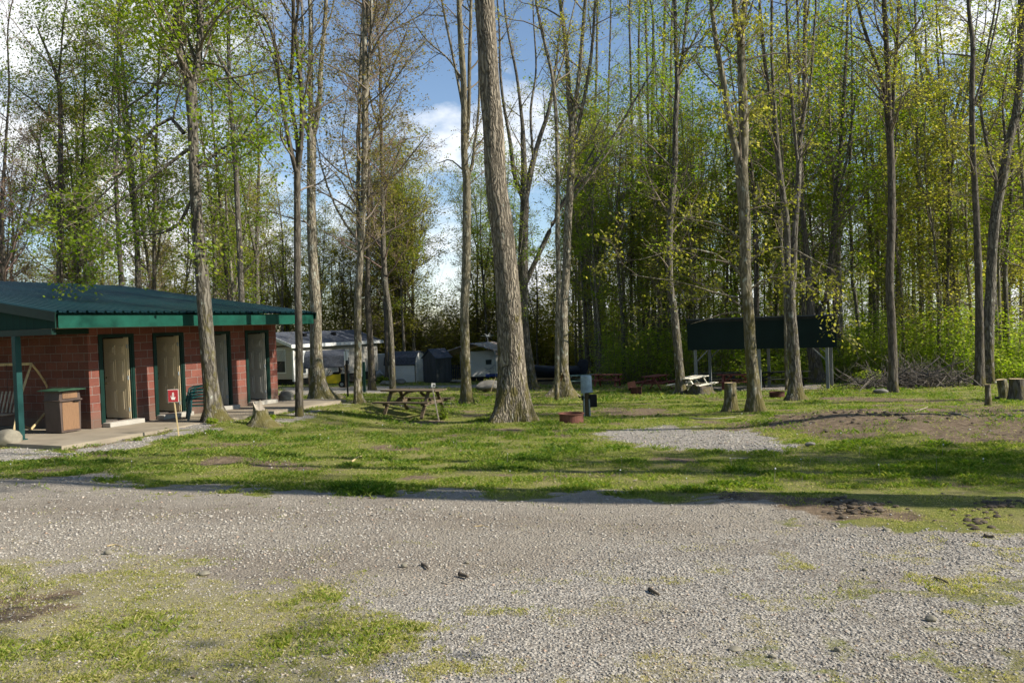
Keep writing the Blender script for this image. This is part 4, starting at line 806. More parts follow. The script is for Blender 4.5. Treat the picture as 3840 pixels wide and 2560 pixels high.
# the far wood reads as one mass
def mass(name, trees, label, cat='woods', frac=1.):
    VV, FF, MI, AT, o = [], [], [], [], 0; used = ['bark_dark', 'bark_grey', 'twig', 'leaf_deep', 'leaf_fresh', 'leaf_olive', 'leaf_bud', 'leaf_red', 'bark_pale', 'twig_red']
    for (x, y, k, sc) in trees:
        V, Fq, (WV, WF, LV), leaf, twig, bark = PROTO[k]; a = random.random()*6.28; ca, sa = math.cos(a), math.sin(a); M3 = np.array([[ca, sa, 0], [-sa, ca, 0], [0, 0, 1]])*sc; off = np.array([x, y, gzf(x, y)])
        nl = len(LV)//4; sel = rng.random(nl) < frac; L4 = LV.reshape(nl, 4, 3)[sel]; ctr = L4.mean(1, keepdims=True); L4 = (ctr+(L4-ctr)*1.25).reshape(-1, 3)
        # drop the third-level twigs: too thin to see from here
        wv, wf = WV, WF[:len(WF)//3]
        for v, f, mname in ((V, Fq, bark), (wv, wf, twig), (L4, np.arange(len(L4)).reshape(-1, 4), leaf)):
            if v is wv:
                mx_ = f.max()+1; v = v[:mx_]
            VV.append(v@M3+off); FF.append(f+o); o += len(v); MI.append(np.full(len(f), used.index(mname))); AT.append(np.clip(rng.beta(2, 2.6, len(f))+.1*math.sin(x*1.7+y), 0, 1))
    ob = npmesh(name, np.vstack(VV), np.vstack(FF), used, None, np.concatenate(MI), np.concatenate(AT)); return tag(ob, label, cat, kind='stuff')
far = []
random.seed(5)
for _ in range(210):
    px = random.uniform(-700, 3980); y = random.uniform(66, 100); x = (px-1920)/F*y
    if px < 2150 and y < 84: continue
    if 1520 < px < 1740: k, sc = random.choice([5, 7]), random.uniform(.32, .5)
    elif px < 500: k, sc = random.choice([6, 7, 6, 5]), random.uniform(.6, .9)
    elif px < 1900: k, sc = random.choice([2, 7, 5, 1, 2]), random.uniform(.65, .95)
    else: k, sc = random.choice([0, 1, 2, 3, 4, 5]), random.uniform(.8, 1.05)
    far.append((x, y, k, sc))
mass('far_woods', far, 'far wood of spring trees closing the view behind everything', frac=.8)
back = []  # unseen trees added to cut the low sky light from behind
for _ in range(60):
    a = random.uniform(-46, 13); back.append((a, random.uniform(-30, -13), random.choice([0, 1, 2, 4]), random.uniform(.7, 1.)))
for _ in range(14): back.append((random.uniform(-46, -24), random.uniform(-12, 12), random.choice([0, 1, 2, 4]), random.uniform(.7, 1.)))
mass('sky_block_woods', back, 'added wood behind and left of the viewer, unseen, blocking low sky light', frac=.8)
# young shrubs and saplings under the trees
def under(n, px0, px1, y0, y1, hmax, leaf, name, label, size=.13, dens=.42):
    px = px0+(px1-px0)*rng.random(n); y = y0+(y1-y0)*rng.random(n)**1.1; x = (px-1920)/F*y; f = fbm(x*.45+7, y*.45, 2, 3); top = hmax*np.clip((f-.28)*2.6, .08, 1.)
    k = (f > dens-.1) & ~((y > 48) & (y < 80) & (x > -26) & (x < 6)) & ((x < 0) | (y > edge(x)-.5)); x, y, top = x[k], y[k], top[k]; n = len(x)
    z = gz(x, y)+top*rng.random(n)**.8; c = np.stack([x+rng.normal(0, .15, n), y+rng.normal(0, .15, n), z], 1); LV = leaves(c, size, .25, 2, .14)
    ns = n//26; a = rng.integers(0, n, ns); st = np.stack([x[a], y[a], gz(x[a], y[a])-.05], 1); d = np.stack([rng.normal(0, .25, ns), rng.normal(0, .25, ns), np.ones(ns)], 1)
    p = grow(st, d, top[a]*(.7+.6*rng.random(ns)), 4, .2, .12); WV, WF = batch_tubes(p, np.full((ns, 1), .011)*np.linspace(1, .35, 5)[None], 3)
    return tag(put_crown(name, WV, WF, LV, leaf, 'twig', None), label, 'undergrowth', kind='stuff')
under(120000, 2050, 4000, 38, 60, 3.6, 'leaf_under', 'undergrowth', 'bright green shrubs and saplings along the edge of the woods', .13)
under(22000, 2050, 3500, 46, 60, 8.5, 'leaf_under', 'undergrowth', 'tall thin bright saplings among the trunks right of the massive tree', .13)
under(26000, 3050, 4000, 34.5, 44, 1.7, 'leaf_under', 'undergrowth', 'low green bushes around the brush pile on the right', .10)
under(45000, 2180, 3700, 64, 84, 9.0, 'leaf_under', 'undergrowth', 'olive young growth deeper between the trunks', .20)
under(70000, -500, 330, 44, 64, 7.5, 'leaf_red', 'undergrowth', 'reddish budding thicket behind the left of the green roof', .09)
under(30000, 280, 985, 38, 62, 5.5, 'leaf_fresh', 'undergrowth', 'light green saplings behind the toilet block', .13)
under(100000, 300, 2380, 82, 96, 9.5, 'leaf_olive', 'undergrowth', 'olive thicket behind the sheds and the caravan', .22)
under(80000, -500, 1540, 86, 104, 17., 'leaf_olive', 'undergrowth', 'olive spring foliage closing the view behind the mobile home', .24, .36)
under(26000, 1740, 2150, 86, 104, 14., 'leaf_olive', 'undergrowth', 'olive spring foliage behind the carport', .24, .36)
under(26000, 1480, 1800, 86, 104, 8., 'leaf_bud', 'undergrowth', 'low budding thicket in the gap behind the tool shed', .24, .34)

# ------------------------------------------------------------------ the toilet block
ZS = -.462
BR = math.atan2(.9081, .4188)
def bw(u, v, z=0.): return np.array([BLD[0][0]+u*.4188+v*.9081, BLD[0][1]+u*.9081-v*.4188, ZS+z])
B = empty('toilet_block', bw(0, 0), BR, label='red split-face block toilet building with green metal roof and four open cream doors', cat='building')
U0, U1, VB = -.33, 6.21, 13.8
doors = [(.02, .88), (1.61, 2.47), (3.33, 4.19), (4.93, 5.79)]
w_ = MB()
def wb(u0_, u1_, y0, y1, z0, z1): w_.box(((u0_+u1_)/2, (y0+y1)/2, (z0+z1)/2), (u1_-u0_, y1-y0, z1-z0))
edges = [U0]+[e for d in doors for e in d]+[U1]
for i in range(0, len(edges), 2): wb(edges[i], edges[i+1], 0, .2, -.25, 2.235)
for d in doors: wb(d[0], d[1], 0, .2, -.25, .10)
wb(U0, U1, 0, .2, 2.235, 2.72)
wb(U0, U0+.2, .2, VB, -.25, 2.72); wb(U1-.2, U1, .2, VB, -.25, 2.72); wb(U0, U1, VB, VB+.2, -.25, 2.72)
for d in doors: wb(d[1]+.25, d[1]+.35, .2, 3.2, -.2, 2.6)
wb(U0+.2, U1-.2, 3.2, 3.3, -.2, 2.6)
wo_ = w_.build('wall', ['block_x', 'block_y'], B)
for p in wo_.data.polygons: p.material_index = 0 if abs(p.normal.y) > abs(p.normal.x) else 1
f_ = MB(); f_.box(((U0+U1)/2, 1.8, .07), (U1-U0-.42, 2.78, .06)); f_.build('inner_floor', 'floor_in', B)
s_ = MB(); s_.prism([(-2.55, -2.05), (7.0, -2.0), (7.0, VB+1), (-2.55, VB+1)], -.34, 0, axis='z'); s_.build('slab', 'concrete', B)
# corrugated roof
ve, ze, vr, zr = -1.5, 2.74, 6.9, 3.99
ru0, ru1 = -2.15, 6.32
prof = []; uu = ru0
while uu < ru1:
    prof += [(uu, 0), (uu+.02, .045), (uu+.055, .045), (uu+.075, 0), (uu+.13, 0), (uu+.14, .012), (uu+.158, .012), (uu+.168, 0)]; uu += .2286
prof.append((ru1, 0)); prof = [q for q in prof if q[0] <= ru1+1e-6]
rf = MB()
for sgn in (0, 1):
    ys = [ve, vr] if sgn == 0 else [2*vr-ve, vr]; vs = [(u, y, (ze, zr)[k]+h) for k, y in enumerate(ys) for u, h in prof]; n = len(prof)
    fs = [(i, i+1, n+i+1, n+i) for i in range(n-1)]; rf.add(vs, fs)
    rf.add([(ru0, ys[0], ze-.02), (ru1, ys[0], ze-.02), (ru1, vr, zr-.02), (ru0, vr, zr-.02)], [(0, 1, 2, 3)])
rf.build('roof', 'green_roof', B)
f_ = MB(); f_.box(((ru0+ru1)/2+.03, -1.42, 2.555), (ru1-ru0-.12, .03, .29)); f_.build('fascia', 'green_paint', B)
f_ = MB(); f_.box(((ru0+ru1)/2+.02, -.70, 2.432), (ru1-ru0-.2, 1.38, .02)); f_.build('soffit', 'deadwood', B)
for uu, sg in ((ru0-.02, 1), (ru1+.02, 1)):
    r_ = MB()
    for yy in (ve, 2*vr-ve): r_.bar((uu, yy, ze-.09), (uu, vr, zr-.09), .03, .2)
    r_.build('rake_board', 'green_dark', B)
gp = MB(); gp.prism([(-1.38, 2.41), (2*vr+1.38, 2.41), (2*vr+1.38, ze-.05), (vr, zr-.05), (-1.38, ze-.05)], -2.10, -2.06, axis='x'); gpo = gp.build('gable_panel', 'siding_gable', B) if 'siding_gable' in MATS else None
if gpo is None:
    m, nt, b = newmat('siding_gable'); t = N(nt, 'ShaderNodeTexCoord'); s = N(nt, 'ShaderNodeSeparateXYZ'); L(nt, t.outputs['Object'], s.inputs[0]); fr = mth(nt, 'FRACT', mth(nt, 'DIVIDE', s.outputs[1], .2286))
    L(nt, ramp(nt, fr, [(0, (.005, .02, .016)), (.1, (.009, .036, .029)), (1, (.008, .032, .025))]), b.inputs['Base Color']); b.inputs['Roughness'].default_value = .75; b.inputs['Specular IOR Level'].default_value = .1; bump(nt, b, fr, .5, .01); gp.build('gable_panel', 'siding_gable', B)
gp = MB(); gp.prism([(-1.38, 2.43), (2*vr+1.38, 2.43), (vr, zr-.05)], 6.22, 6.26, axis='x'); gp.build('gable_panel', 'siding_gable', B)
bm_ = MB(); bm_.bar((-2.08, 0, 2.35), (-.331, 0, 2.35), .14, .12); bm_.build('beam', 'green_dark', B)
bm_ = MB(); bm_.bar((-2.08, -1.3, 2.34), (-2.08, 13, 2.34), .10, .13); bm_.build('beam', 'green_dark', B)
for y in (-.07, 5.0, 10.):
    bm_ = MB(); bm_.box((-2.1, y, 1.145), (.13, .13, 2.25), bev=.006); bm_.box((-2.1, y, .012), (.2, .2, .02)); bm_.build('post', 'green_post', B)
for i, (a, c) in enumerate(doors):
    th = R([88, 89, 87, 88][i]); wd = .80; hx = c-.05
    mat = ['door_cream', 'door_cream', 'door_grey', 'door_grey'][i]
    # leaf of the door in its own frame: x from hinge (0) to knob (wd)
    T = Matrix.Translation((hx, .085, 0)) @ Matrix.Rotation(math.pi-th, 4, 'Z')
    d = MB(); d.T = T; d.box((wd/2, 0, 1.14), (wd, .044, 2.03))
    for px_, pw in ((.20, .24), (.52, .24)):
        for z0, z1 in ((.30, .86), (1.02, 1.62), (1.74, 1.98)):
            for s in (-1, 1):
                d.box((px_, s*.022, (z0+z1)/2), (pw, .026, z1-z0), bev=.012); d.box((px_, s*.036, (z0+z1)/2), (pw-.09, .02, z1-z0-.09), bev=.009)
    do = d.build('door', mat, B)
    k = MB(); k.T = T
    for s in (-1, 1):
        k.tube([(wd-.06, s*.02, 1.02), (wd-.06, s*.045, 1.02), (wd-.06, s*.06, 1.02), (wd-.06, s*.085, 1.02)], [.028, .012, .026, .018], 10)
        k.tube([(wd-.06, s*.02, 1.16), (wd-.06, s*.035, 1.16)], [.026, .024], 10)
    k.build('knob', 'brass', do)
    for z in (.35, 1.15, 1.95):
        h = MB(); h.box((hx+.008, .045, z), (.02, .02, .11)); h.box((hx-.015, .06, z), (.05, .006, .10)); h.build('hinge', 'grey_metal', do)
    f = MB()
    for x in (a+.025, c-.02): f.box((x, .10, 1.165), (.04, .22, 2.13))
    f.box(((a+c)/2, .10, 2.21), (c-a, .22, .05)); f.build('frame', 'green_dark', B)
    f = MB()
    for x in (a+.055, c-.05): f.box((x, .12, 1.15), (.02, .16, 2.07))
    f.build('door_jamb', mat, B)
    f = MB()
    for x in (a-.035, c+.035): f.box((x, -.012, 1.18), (.075, .026, 2.18))
    f.box(((a+c)/2, -.012, 2.225), (c-a-.001, .026, .09)); f.build('door_casing', 'green_dark', B)
    st = MB(); st.box(((a+c)/2+.02, -.14, .055), (c-a+.14, .28, .11), bev=.008); st.build('step', 'step_conc', B)

def bin_(u, v):
    o = empty('litter_bin', bw(u, v), BR+R(2), label='brown litter bin with woodgrain panels and green slanted lid, beside the first door', cat='litter bin')
    b = MB(); b.prism([(-.25, .02), (.25, .02), (.275, .74), (-.275, .74)], -.26, .26); b.box((0, 0, .755), (.60, .58, .03), bev=.01)
    b.prism([(-.28, .77), (.28, .77), (.25, .98), (-.25, .98)], -.25, .25); b.box((0, -.265, .755), (.58, .06, .035)); b.build('body', 'bin_brown', o)
    for q, (yy, nn) in enumerate(((-.263, 1),)):
        p = MB(); p.box((0, yy, .39), (.42, .012, .64)); p.build('wood_panel', 'woodgrain', o)
    p = MB(); p.box((0, -.254, .875), (.38, .012, .15)); p.build('flap', 'woodgrain', o)
    p = MB(); p.box((.14, -.30, .73), (.16, .04, .035), bev=.01); p.build('handle', 'black', o)
    l = MB(); l.prism([(-.37, .985), (.36, .985), (.34, 1.0), (0, 1.035), (-.36, 1.0)], -.36, .36); l.build('lid', 'green_dark', o); MATS
bin_(-.88, -.22)
bpy.data.objects['lid'].data.materials[0] = MATS['bin_lid']

# garden swing in the porch
def swing():
    o0 = bw(-1.25, -1.3); o = empty('porch_swing', o0, 0, label='bent-wood swing seat with slatted back, hanging in the dark porch behind the green post', cat='swing')
    def Q(px, py, Y): return P(px, py, Y)-o0
    zf = -.0
    top = Q(118, 1364, 18.9); zz = top[2]; fr = [top, Q(100, 1415, 18.6), Q(75, 1500, 18.2), np.append(bw(-1.75, -.75)[:2]-o0[:2], 0)]
    bk_ = [top, Q(150, 1405, 19.2), Q(178, 1455, 19.5), Q(186, 1520, 19.7), np.append(bw(-.75, -1.6)[:2]-o0[:2], 0)]
    sh = np.array([-1.75, .35, 0.])
    for s in (np.zeros(3), sh):
        f = MB()
        for pth in (fr, bk_):
            p, r = smoothpath([q+s for q in pth], [.028]*len(pth), 14); p[-1][2] = max(p[-1][2], .01); f.tube(p, .028, 6)
        a, b = fr[-1]+s, bk_[-1]+s; p, r = smoothpath([a+np.array([0, 0, .03]), (a+b)/2+np.array([0, 0, .16]), b+np.array([0, 0, .03])], [.02]*3, 10); f.tube(p, .02, 6); f.build('side_frame', 'wood_pale', o)
    f = MB(); f.bar(top, top+sh, .05, .06); f.build('top_rail', 'wood_pale', o)
    f = MB(); c = (fr[-1]+bk_[-1])/2+sh/2; ax = nrm(sh)[:3]; side = np.array([ax[1], -ax[0], 0])
    if side[1] > 0: side = -side
    for k in range(12): 
        p0 = c+ax*(-.6+k*.109)+np.array([0, 0, .45]); f.bar(p0+side*.25, p0-side*.2, .05, .018)
    f.build('seat', 'deadwood', o); f = MB()
    for k in range(12):
        p0 = c+ax*(-.6+k*.109)-side*.2+np.array([0, 0, .47]); f.bar(p0, p0-side*.16+np.array([0, 0, .5]), .045, .016, up=side)
    f.build('backrest', 'deadwood', o)
    for k in (-.55, .55):
        f = MB(); p0 = c+ax*k+np.array([0, 0, .5]); f.tube([p0, np.array([p0[0], p0[1], zz])], .006, 4); f.build('hanger', 'black', o)
swing()

# stacked garden chairs
def chair(i, loc, rz, label):
    o = empty('garden_chair', loc, rz, label=label, cat='chair', group='green plastic chairs stacked before the second door')
    s = MB(); s.prism([(-.22, .40), (.22, .415), (.23, .43), (.23, .445), (-.22, .425)], -.22, .22); s.box((.225, 0, .405), (.02, .44, .07), bev=.008); s.build('seat', 'chair_green', o)
    b = MB(); ar = [(-.23, -.235, .42), (-.27, -.245, .62), (-.31, -.20, .80), (-.335, -.10, .885), (-.34, 0, .905), (-.335, .10, .885), (-.31, .20, .80), (-.27, .245, .62), (-.23, .235, .42)]
    p, r = smoothpath(ar, [.024]*9, 26); b.tube(p, .024, 6)
    for y in np.linspace(-.16, .16, 6): zt = .87-abs(y)*.45; b.bar((-.235, y, .42), (-.30-.03*(zt-.6), y*1.02, zt), .034, .010, up=(1, 0, 0))
    b.box((-.26, 0, .50), (.02, .40, .04)); b.build('backrest', 'chair_green', o)
    for y in (-.26, .26):
        a = MB(); p, r = smoothpath([(-.275, y*.95, .66), (-.12, y*1.04, .665), (.08, y*1.08, .645), (.20, y*1.06, .60), (.215, y*.98, .52), (.20, y*.9, .42)], [.02]*6, 16); a.tube(p, .021, 6); a.box((0, y*1.05, .662), (.26, .055, .014), bev=.005); a.build('armrest', 'chair_green', o)
        for x, dx in ((.20, .05), (-.22, -.07)):
            l = MB(); l.bar((x, y*.88, .43), (x+dx, y*1.0, .0), .05, .012, up=(1, 0, 0)); l.bar((x-.015, y*.88, .43), (x+dx-.015, y*1.0, .0), .012, .045, up=(1, 0, 0)); l.build('leg', 'chair_green', o)
g = G(738, 1582); rz = math.atan2(-.45, -.9)
cn = ['lowest green plastic chair of the stack, its legs on the gravel edge', 'second lowest green plastic chair of the stack', 'third green plastic chair up in the stack', 'topmost green plastic chair of the stack, its whole back showing']
gzc = max(surf(g[0], g[1]), ZS-.10)
for i in range(4): chair(i, (g[0]-math.cos(rz)*.025*i, g[1]-math.sin(rz)*.025*i, gzc+.085*i), rz, cn[i])

# red notice on a stake
def sign():
    g = G(672, 1636); g[2] = surf(g[0], g[1]); k = g[1]/F; H_ = (1636-1462)*k
    o = empty('notice_stake', g, R(12), label='small square red notice with a white emblem on a pale wooden stake', cat='sign')
    tl = -.09
    s = MB(); s.bar((0, 0, -.1), (tl, 0, H_), .022, .038, up=(0, 1, 0)); s.build('stake', 'wood_pale', o)
    c = Vector((tl*.85-.01, -.018, (1636-1485)*k)); wd, ht = 38*k, 48*k
    b = MB(); b.box(c, (wd, .006, ht)); b.build('border', 'sign_white', o)
    b = MB(); b.box(c+Vector((0, -.005, 0)), (wd*.92, .006, ht*.93)); b.build('board', 'sign_red', o)
    e = MB(); y0 = -.0265+0; sx, sz = wd, ht
    def shp(pts): e.prism([(c.x+x*sx, c.z+z*sz) for x, z in pts], -.0295, -.0265)
    shp([(-.20, -.10), (-.24, .03), (-.14, -.10), (.0, -.13), (.22, -.09), (.14, -.30), (-.14, -.30)]); shp([(-.10, -.10), (-.05, -.03), (.03, -.02), (.08, -.08), (.02, -.12)])
    shp([(-.13, .0), (-.10, .05), (.13, .05), (.10, .0)]); shp([(-.10, .08), (-.08, .15), (.10, .15), (.08, .08)]); shp([(-.08, .18), (-.06, .24), (.08, .24), (.06, .18)]); shp([(-.01, .25), (-.01, .29), (.02, .29), (.02, .25)])
    e.build('emblem', 'sign_white', o)
sign()

def rock(name, px, py, wpx, hpx, label, mat='stone', seed=1, depth=1., cat='rock', sink=.15, group=None, sub=4, rough=.22, flat=None):
    g = G(px, py); k = g[1]/F; rx, rz_ = wpx*k/2, hpx*k; rs = np.random.default_rng(seed)
    import bmesh
    bm = bmesh.new(); bmesh.ops.create_icosphere(bm, subdivisions=sub, radius=1); V = np.array([v.co[:] for v in bm.verts]); Fc = np.array([[v.index for v in f.verts] for f in bm.faces]); bm.free()
    d = np.zeros(len(V))
    for f_, a in ((1.3, .5), (2.7, .28), (5.5, .13), (11, .06)):
        q = rs.normal(size=(3, 3))*f_; ph = rs.random(3)*6.28; d += a*np.sin(V@q[0]+ph[0])*np.sin(V@q[1]+ph[1]+1)
    planes = nrm(rs.normal(size=(9, 3))); V = V*(1+rough*d)[:, None]
    for p in planes:
        o_ = .78; t = V@p; V = V-np.maximum(0, t-o_)[:, None]*p*.85
    V = V/np.abs(V).max(0)*np.array([rx, rx*depth, rz_*(1+sink)/2*1.0]); V[:, 2] += rz_*(1+sink)/2-rz_*sink
    ob = npmesh(name, V, Fc, mat, None, nv=3, smooth=(sub > 3)); ob.location = (g[0], g[1]+rx*depth*.5, surf(g[0], g[1]+rx*depth*.5)); return tag(ob, label, cat, group)
rock('boulder', 14, 1676, 104, 66, 'rounded tan boulder at the left border, in front of the green post', 'stone', 3, .7)
rock('boulder', 1068, 1510, 62, 52, 'boulder with dark mossy foot at the far corner of the toilet block', 'stone', 5, .8)
rock('boulder', 1836, 1470, 104, 46, 'large dark-sided boulder just left of the massive leaning trunk', 'stone_dark', 8, .8)
rock('boulder', 3308, 1476, 56, 20, 'low dull boulder at the foot of the straight dark trunk', 'stone_dark', 9, .6)
rock('boulder', 1715, 1436, 58, 14, 'flat dark rock by the far drive, left of the mossy trunk', 'stone_dark', 12, .8)
rock('boulder', 1722, 1420, 34, 9, 'flat pale rock by the far drive, just above the dark one', 'stone', 13, .8)
rock('boulder', 1448, 1444, 50, 18, 'rock in front of the shed, left of the brown trunk', 'stone', 14, .8)
rock('boulder', 1500, 1440, 44, 22, 'grey rock against the white shed wall, right of the brown trunk', 'stone_dark', 15, .8)
rock('field_stone', 3042, 1676, 44, 17, 'low grey stone between the gravel pad and the lawn on the right', 'stone_dark', 16, .7)
for i, (px, py, wp, hp, lab) in enumerate(((1514, 2128, 26, 22, 'pale stone on the gravel left of the two sticks'), (402, 2072, 34, 22, 'wedge-shaped grey stone on the left of the gravel lot'), (760, 2150, 48, 20, 'flat grey stone at the edge of the near grass'), (3495, 2325, 46, 28, 'brown flat-topped stone on the right of the gravel'), (2760, 2440, 54, 14, 'long thin stone slab on the lower right gravel'), (2898, 2465, 30, 18, 'small round stone right of the thin slab'), (3145, 2440, 34, 22, 'blue-grey stone among the tufts at lower right'), (3245, 2135, 22, 14, 'light pebble in the middle of the right gravel'), (2440, 2170, 18, 10, 'dark little stone in the centre of the gravel'), (1750, 2110, 20, 12, 'small brown stone in the centre-left gravel'), (3330, 1990, 34, 12, 'grey stone at the muddy edge of the lot'), (2330, 2070, 22, 9, 'flat buff stone at the middle of the lot'))):
    rock('field_stone', px, py, wp, hp*.8, lab, 'stone', 30+i, .8, 'stone', sub=3)
rs_ = random.Random(4)
for i, (px, py, n_, sp_) in enumerate(((2745, 1872, 8, 40), (3740, 1905, 16, 110), (3180, 1900, 10, 120), (3650, 1950, 9, 110), (3250, 1925, 12, 150), (3350, 1600, 40, 420))):
    mb = MB(); g0 = G(px, py); import bmesh
    for q in range(n_*3):
        g = G(px+rs_.gauss(0, sp_*.5), py+rs_.gauss(0, 14)); r = rs_.uniform(.010, .034)*(1.7 if i == 5 else 1); bm = bmesh.new(); bmesh.ops.create_icosphere(bm, subdivisions=2, radius=r)
        vv = [(v.co.x*1.3*rs_.uniform(.85, 1.15)+g[0]-g0[0], v.co.y*rs_.uniform(.85, 1.15)+g[1]-g0[1], v.co.z*.6*rs_.uniform(.8, 1.2)+surf(g[0], g[1])-g0[2]+r*.2) for v in bm.verts]; ff = [tuple(v.index for v in f.verts) for f in bm.faces]; bm.free(); mb.add(vv, ff)
    ob = mb.build('mud_clods', 'mud'); ob.location = g0; tag(ob, 'dark churned mud clods at the edge between lot and lawn', 'mud', kind='stuff')

def stick(pts, r, label, mat='deadwood', name='stick', lift=True, group=None):
    P3 = [G(x, y) for x, y in pts]
    for p in P3: p[2] = surf(p[0], p[1])+r*.7
    o0 = P3[0].copy(); p, rr = smoothpath([q-o0+np.array([0, 0, random.uniform(0, r)]) for q in P3], [r]*len(P3), 8); rr = rr*np.linspace(1.1, .6, 8); mb = MB(); mb.tube(p, list(rr), 6)
    ob = mb.build(name, mat, smooth=True); ob.location = o0; return tag(ob, label, 'stick', group)
stick([(1582, 2118), (1596, 2126), (1606, 2136)], .011, 'short dark stick right of the pale stone', 'mud'); stick([(1722, 2160), (1742, 2166), (1755, 2172)], .016, 'stubby dark stick in the centre of the gravel', 'mud')
stick([(2436, 2208), (2450, 2222), (2472, 2232)], .014, 'bent forked stick on the centre-right gravel', 'mud'); stick([(1655, 2184), (1680, 2188), (1702, 2184)], .004, 'wiry twig lying near the stubby dark stick')
stick([(1320, 1730), (1350, 1712), (1392, 1706), (1404, 1716)], .014, 'pale curved branch on the sunny lawn', 'wood_pale'); stick([(400, 2042), (430, 2038), (460, 2044)], .006, 'straw-coloured stick on the left of the lot', 'wood_pale')
stick([(3505, 2170), (3530, 2180), (3556, 2192)], .008, 'thin dark twig on the right of the gravel', 'mud'); stick([(1775, 1970), (1810, 1968), (1830, 1972)], .005, 'light twig near the middle of the lot', 'wood_pale')
stick([(3690, 2015), (3712, 2018), (3728, 2020)], .016, 'thick dark stick near the right border of the lot', 'mud'); stick([(3350, 1558), (3420, 1548), (3480, 1530)], .018, 'grey limb lying across the bare dirt', 'deadwood')
stick([(2905, 1575), (3000, 1562), (3110, 1566)], .03, 'dark root lying along the edge of the bare dirt', 'mud'); stick([(2560, 1568), (2650, 1575), (2760, 1570)], .02, 'long grey fallen branch near the cut stump', 'deadwood')
stick([(3560, 1590), (3600, 1600), (3640, 1610)], .025, 'broken branch piece in the middle of the bare dirt', 'deadwood')

# stumps
def stump(px, py, wpx, hpx, label, jag=0., bark='bark_moss', flare=.6, topw=None, leanx=0., name='tree_stump', top='cut_wood'):
    g = G(px, py); g[2] = surf(g[0], g[1]); k = g[1]/F; h = hpx*k; r0_ = wpx*k/2; r1_ = (topw or wpx*.75)*k/2
    o = empty(name, g, label=label, cat='stump'); n = 28; ks = 12; z = np.linspace(-.08, h, ks); rr = r1_+(r0_-r1_)*np.exp(-np.maximum(z, 0)/(h*.35)); p = np.stack([leanx*z, z*0, z], 1)
    V, Fq = trunk_geo([(p, rr)], n, flare*.3, r0_*.8, .05); V = V.reshape(ks, n, 3)
    th = np.arange(n)*2*np.pi/n; tz = jag*h*(np.sin(th*1.0+.5)*.5+.3*np.sin(th*3+1)+.15*np.sin(th*7)+rng.normal(0, .06, n)); V[-1, :, 2] += tz-jag*h*.2; V[-2, :, 2] += tz*.5
    c = V[-1].mean(0)-np.array([0, 0, .04+jag*h*.3]); V = V.reshape(-1, 3)
    npmesh('bark_body', V, Fq, bark, o, smooth=True)
    cap = np.vstack([V[-n:]*1., c[None]]); Fc = np.array([(i, (i+1) % n, n) for i in range(n)]); npmesh('cut_top', cap+np.array([0, 0, -.003]), Fc, top, o, nv=3)
stump(978, 1602, 92, 74, 'broken jagged stump with spreading mossy foot beside the forked building-front maple', jag=.55, flare=1.2, topw=44, bark='bark_moss', top='deadwood')
stump(2742, 1548, 62, 108, 'tall upright cut stump left of the mossy forked tree', flare=.6, topw=42)
stump(3706, 1520, 26, 80, 'narrow post-like pale stump at the front right of the lawn', bark='bark_pale', flare=.3, topw=19)
stump(3767, 1492, 40, 72, 'mossy leaning stump touching the broad one by the right border', flare=.3, topw=34, leanx=-.15)
stump(3815, 1500, 68, 82, 'broad freshly cut stump at the right border', bark='bark_dark', flare=.5, topw=52)
stump(3740, 1500, 20, 14, 'tiny low stump between the narrow and the mossy one', bark='bark_dark', flare=.2)
stump(2630, 1478, 90, 34, 'low rotten stump underneath the white picnic table', jag=.4, bark='bark_dark', flare=1.0, top='mud')

# picnic tables
def picnic(g, ang, mat, label, Lg=1.83, group=None, sc=1., name='picnic_table', metal=False, legmat=None):
    o = empty(name, (g[0], g[1], surf(g[0], g[1])), ang, label=label, cat='picnic table', group=group); o.scale = (sc,)*3; hl = Lg/2; lm = legmat or mat
    t = MB()
    for k in range(5): t.box((random.uniform(-.008, .008), -.29+k*.145, .745+random.uniform(-.003, .003)), (Lg, .137, .038), bev=.004)
    for x in (-hl*.68, 0, hl*.68): t.box((x, 0, .705), (.038, .66, .04))
    t.build('tabletop', mat, o)
    for s in (-1, 1):
        b = MB()
        for k in (0, 1): b.box((random.uniform(-.01, .01), s*(.62+k*.135), .445), (Lg, .128, .038), bev=.004)
        b.build('bench_seat', mat, o)
    for x in (-hl*.68, hl*.68):
        for s in (-1, 1):
            l = MB(); q = x+.02*s
            l.bar((q, s*.22, .70), (q, s*.68, -.03), .038, .10, up=(1, 0, 0)) if not metal else l.tube([(q, s*.25, .72), (q, s*.30, .1), (q, s*.5, 0)], .022, 6)
            l.build('leg', lm, o)
        c = MB(); c.bar((x+.045, -.76, .40), (x+.045, .76, .40), .038, .09); c.build('crossbeam', lm, o)
        c = MB(); c.bar((x*.95, 0, .42), (x*.35, 0, .69), .038, .07); c.build('brace', lm, o)
    return o
picnic(G(1555, 1556), math.atan2(-.40, .91), 'wood_old', 'dark weathered picnic table behind the white B marker, left of the massive trunk', 1.85)
picnic(G(2598, 1474), math.atan2(.80, .60), 'wood_white', 'whitewashed peeling picnic table, brightest of all', 2.2, sc=.98)
picnic(G(2460, 1462), math.atan2(.80, .60), 'wood_maroon', 'maroon picnic table left of the whitewashed one and partly behind it', group='maroon picnic tables')
picnic(G(2278, 1450), math.atan2(-.35, .93), 'wood_maroon', 'leftmost maroon picnic table, right of the green-topped one', group='maroon picnic tables')
picnic(G(2765, 1462), math.atan2(-.30, .95), 'wood_maroon', 'maroon picnic table half hidden by the upright cut stump', group='maroon picnic tables')
picnic(G(2162, 1452), math.atan2(.05, 1), 'table_green', 'picnic table with pale green top and metal legs behind the bucket-topped post', 2.3, metal=True, legmat='grey_metal')
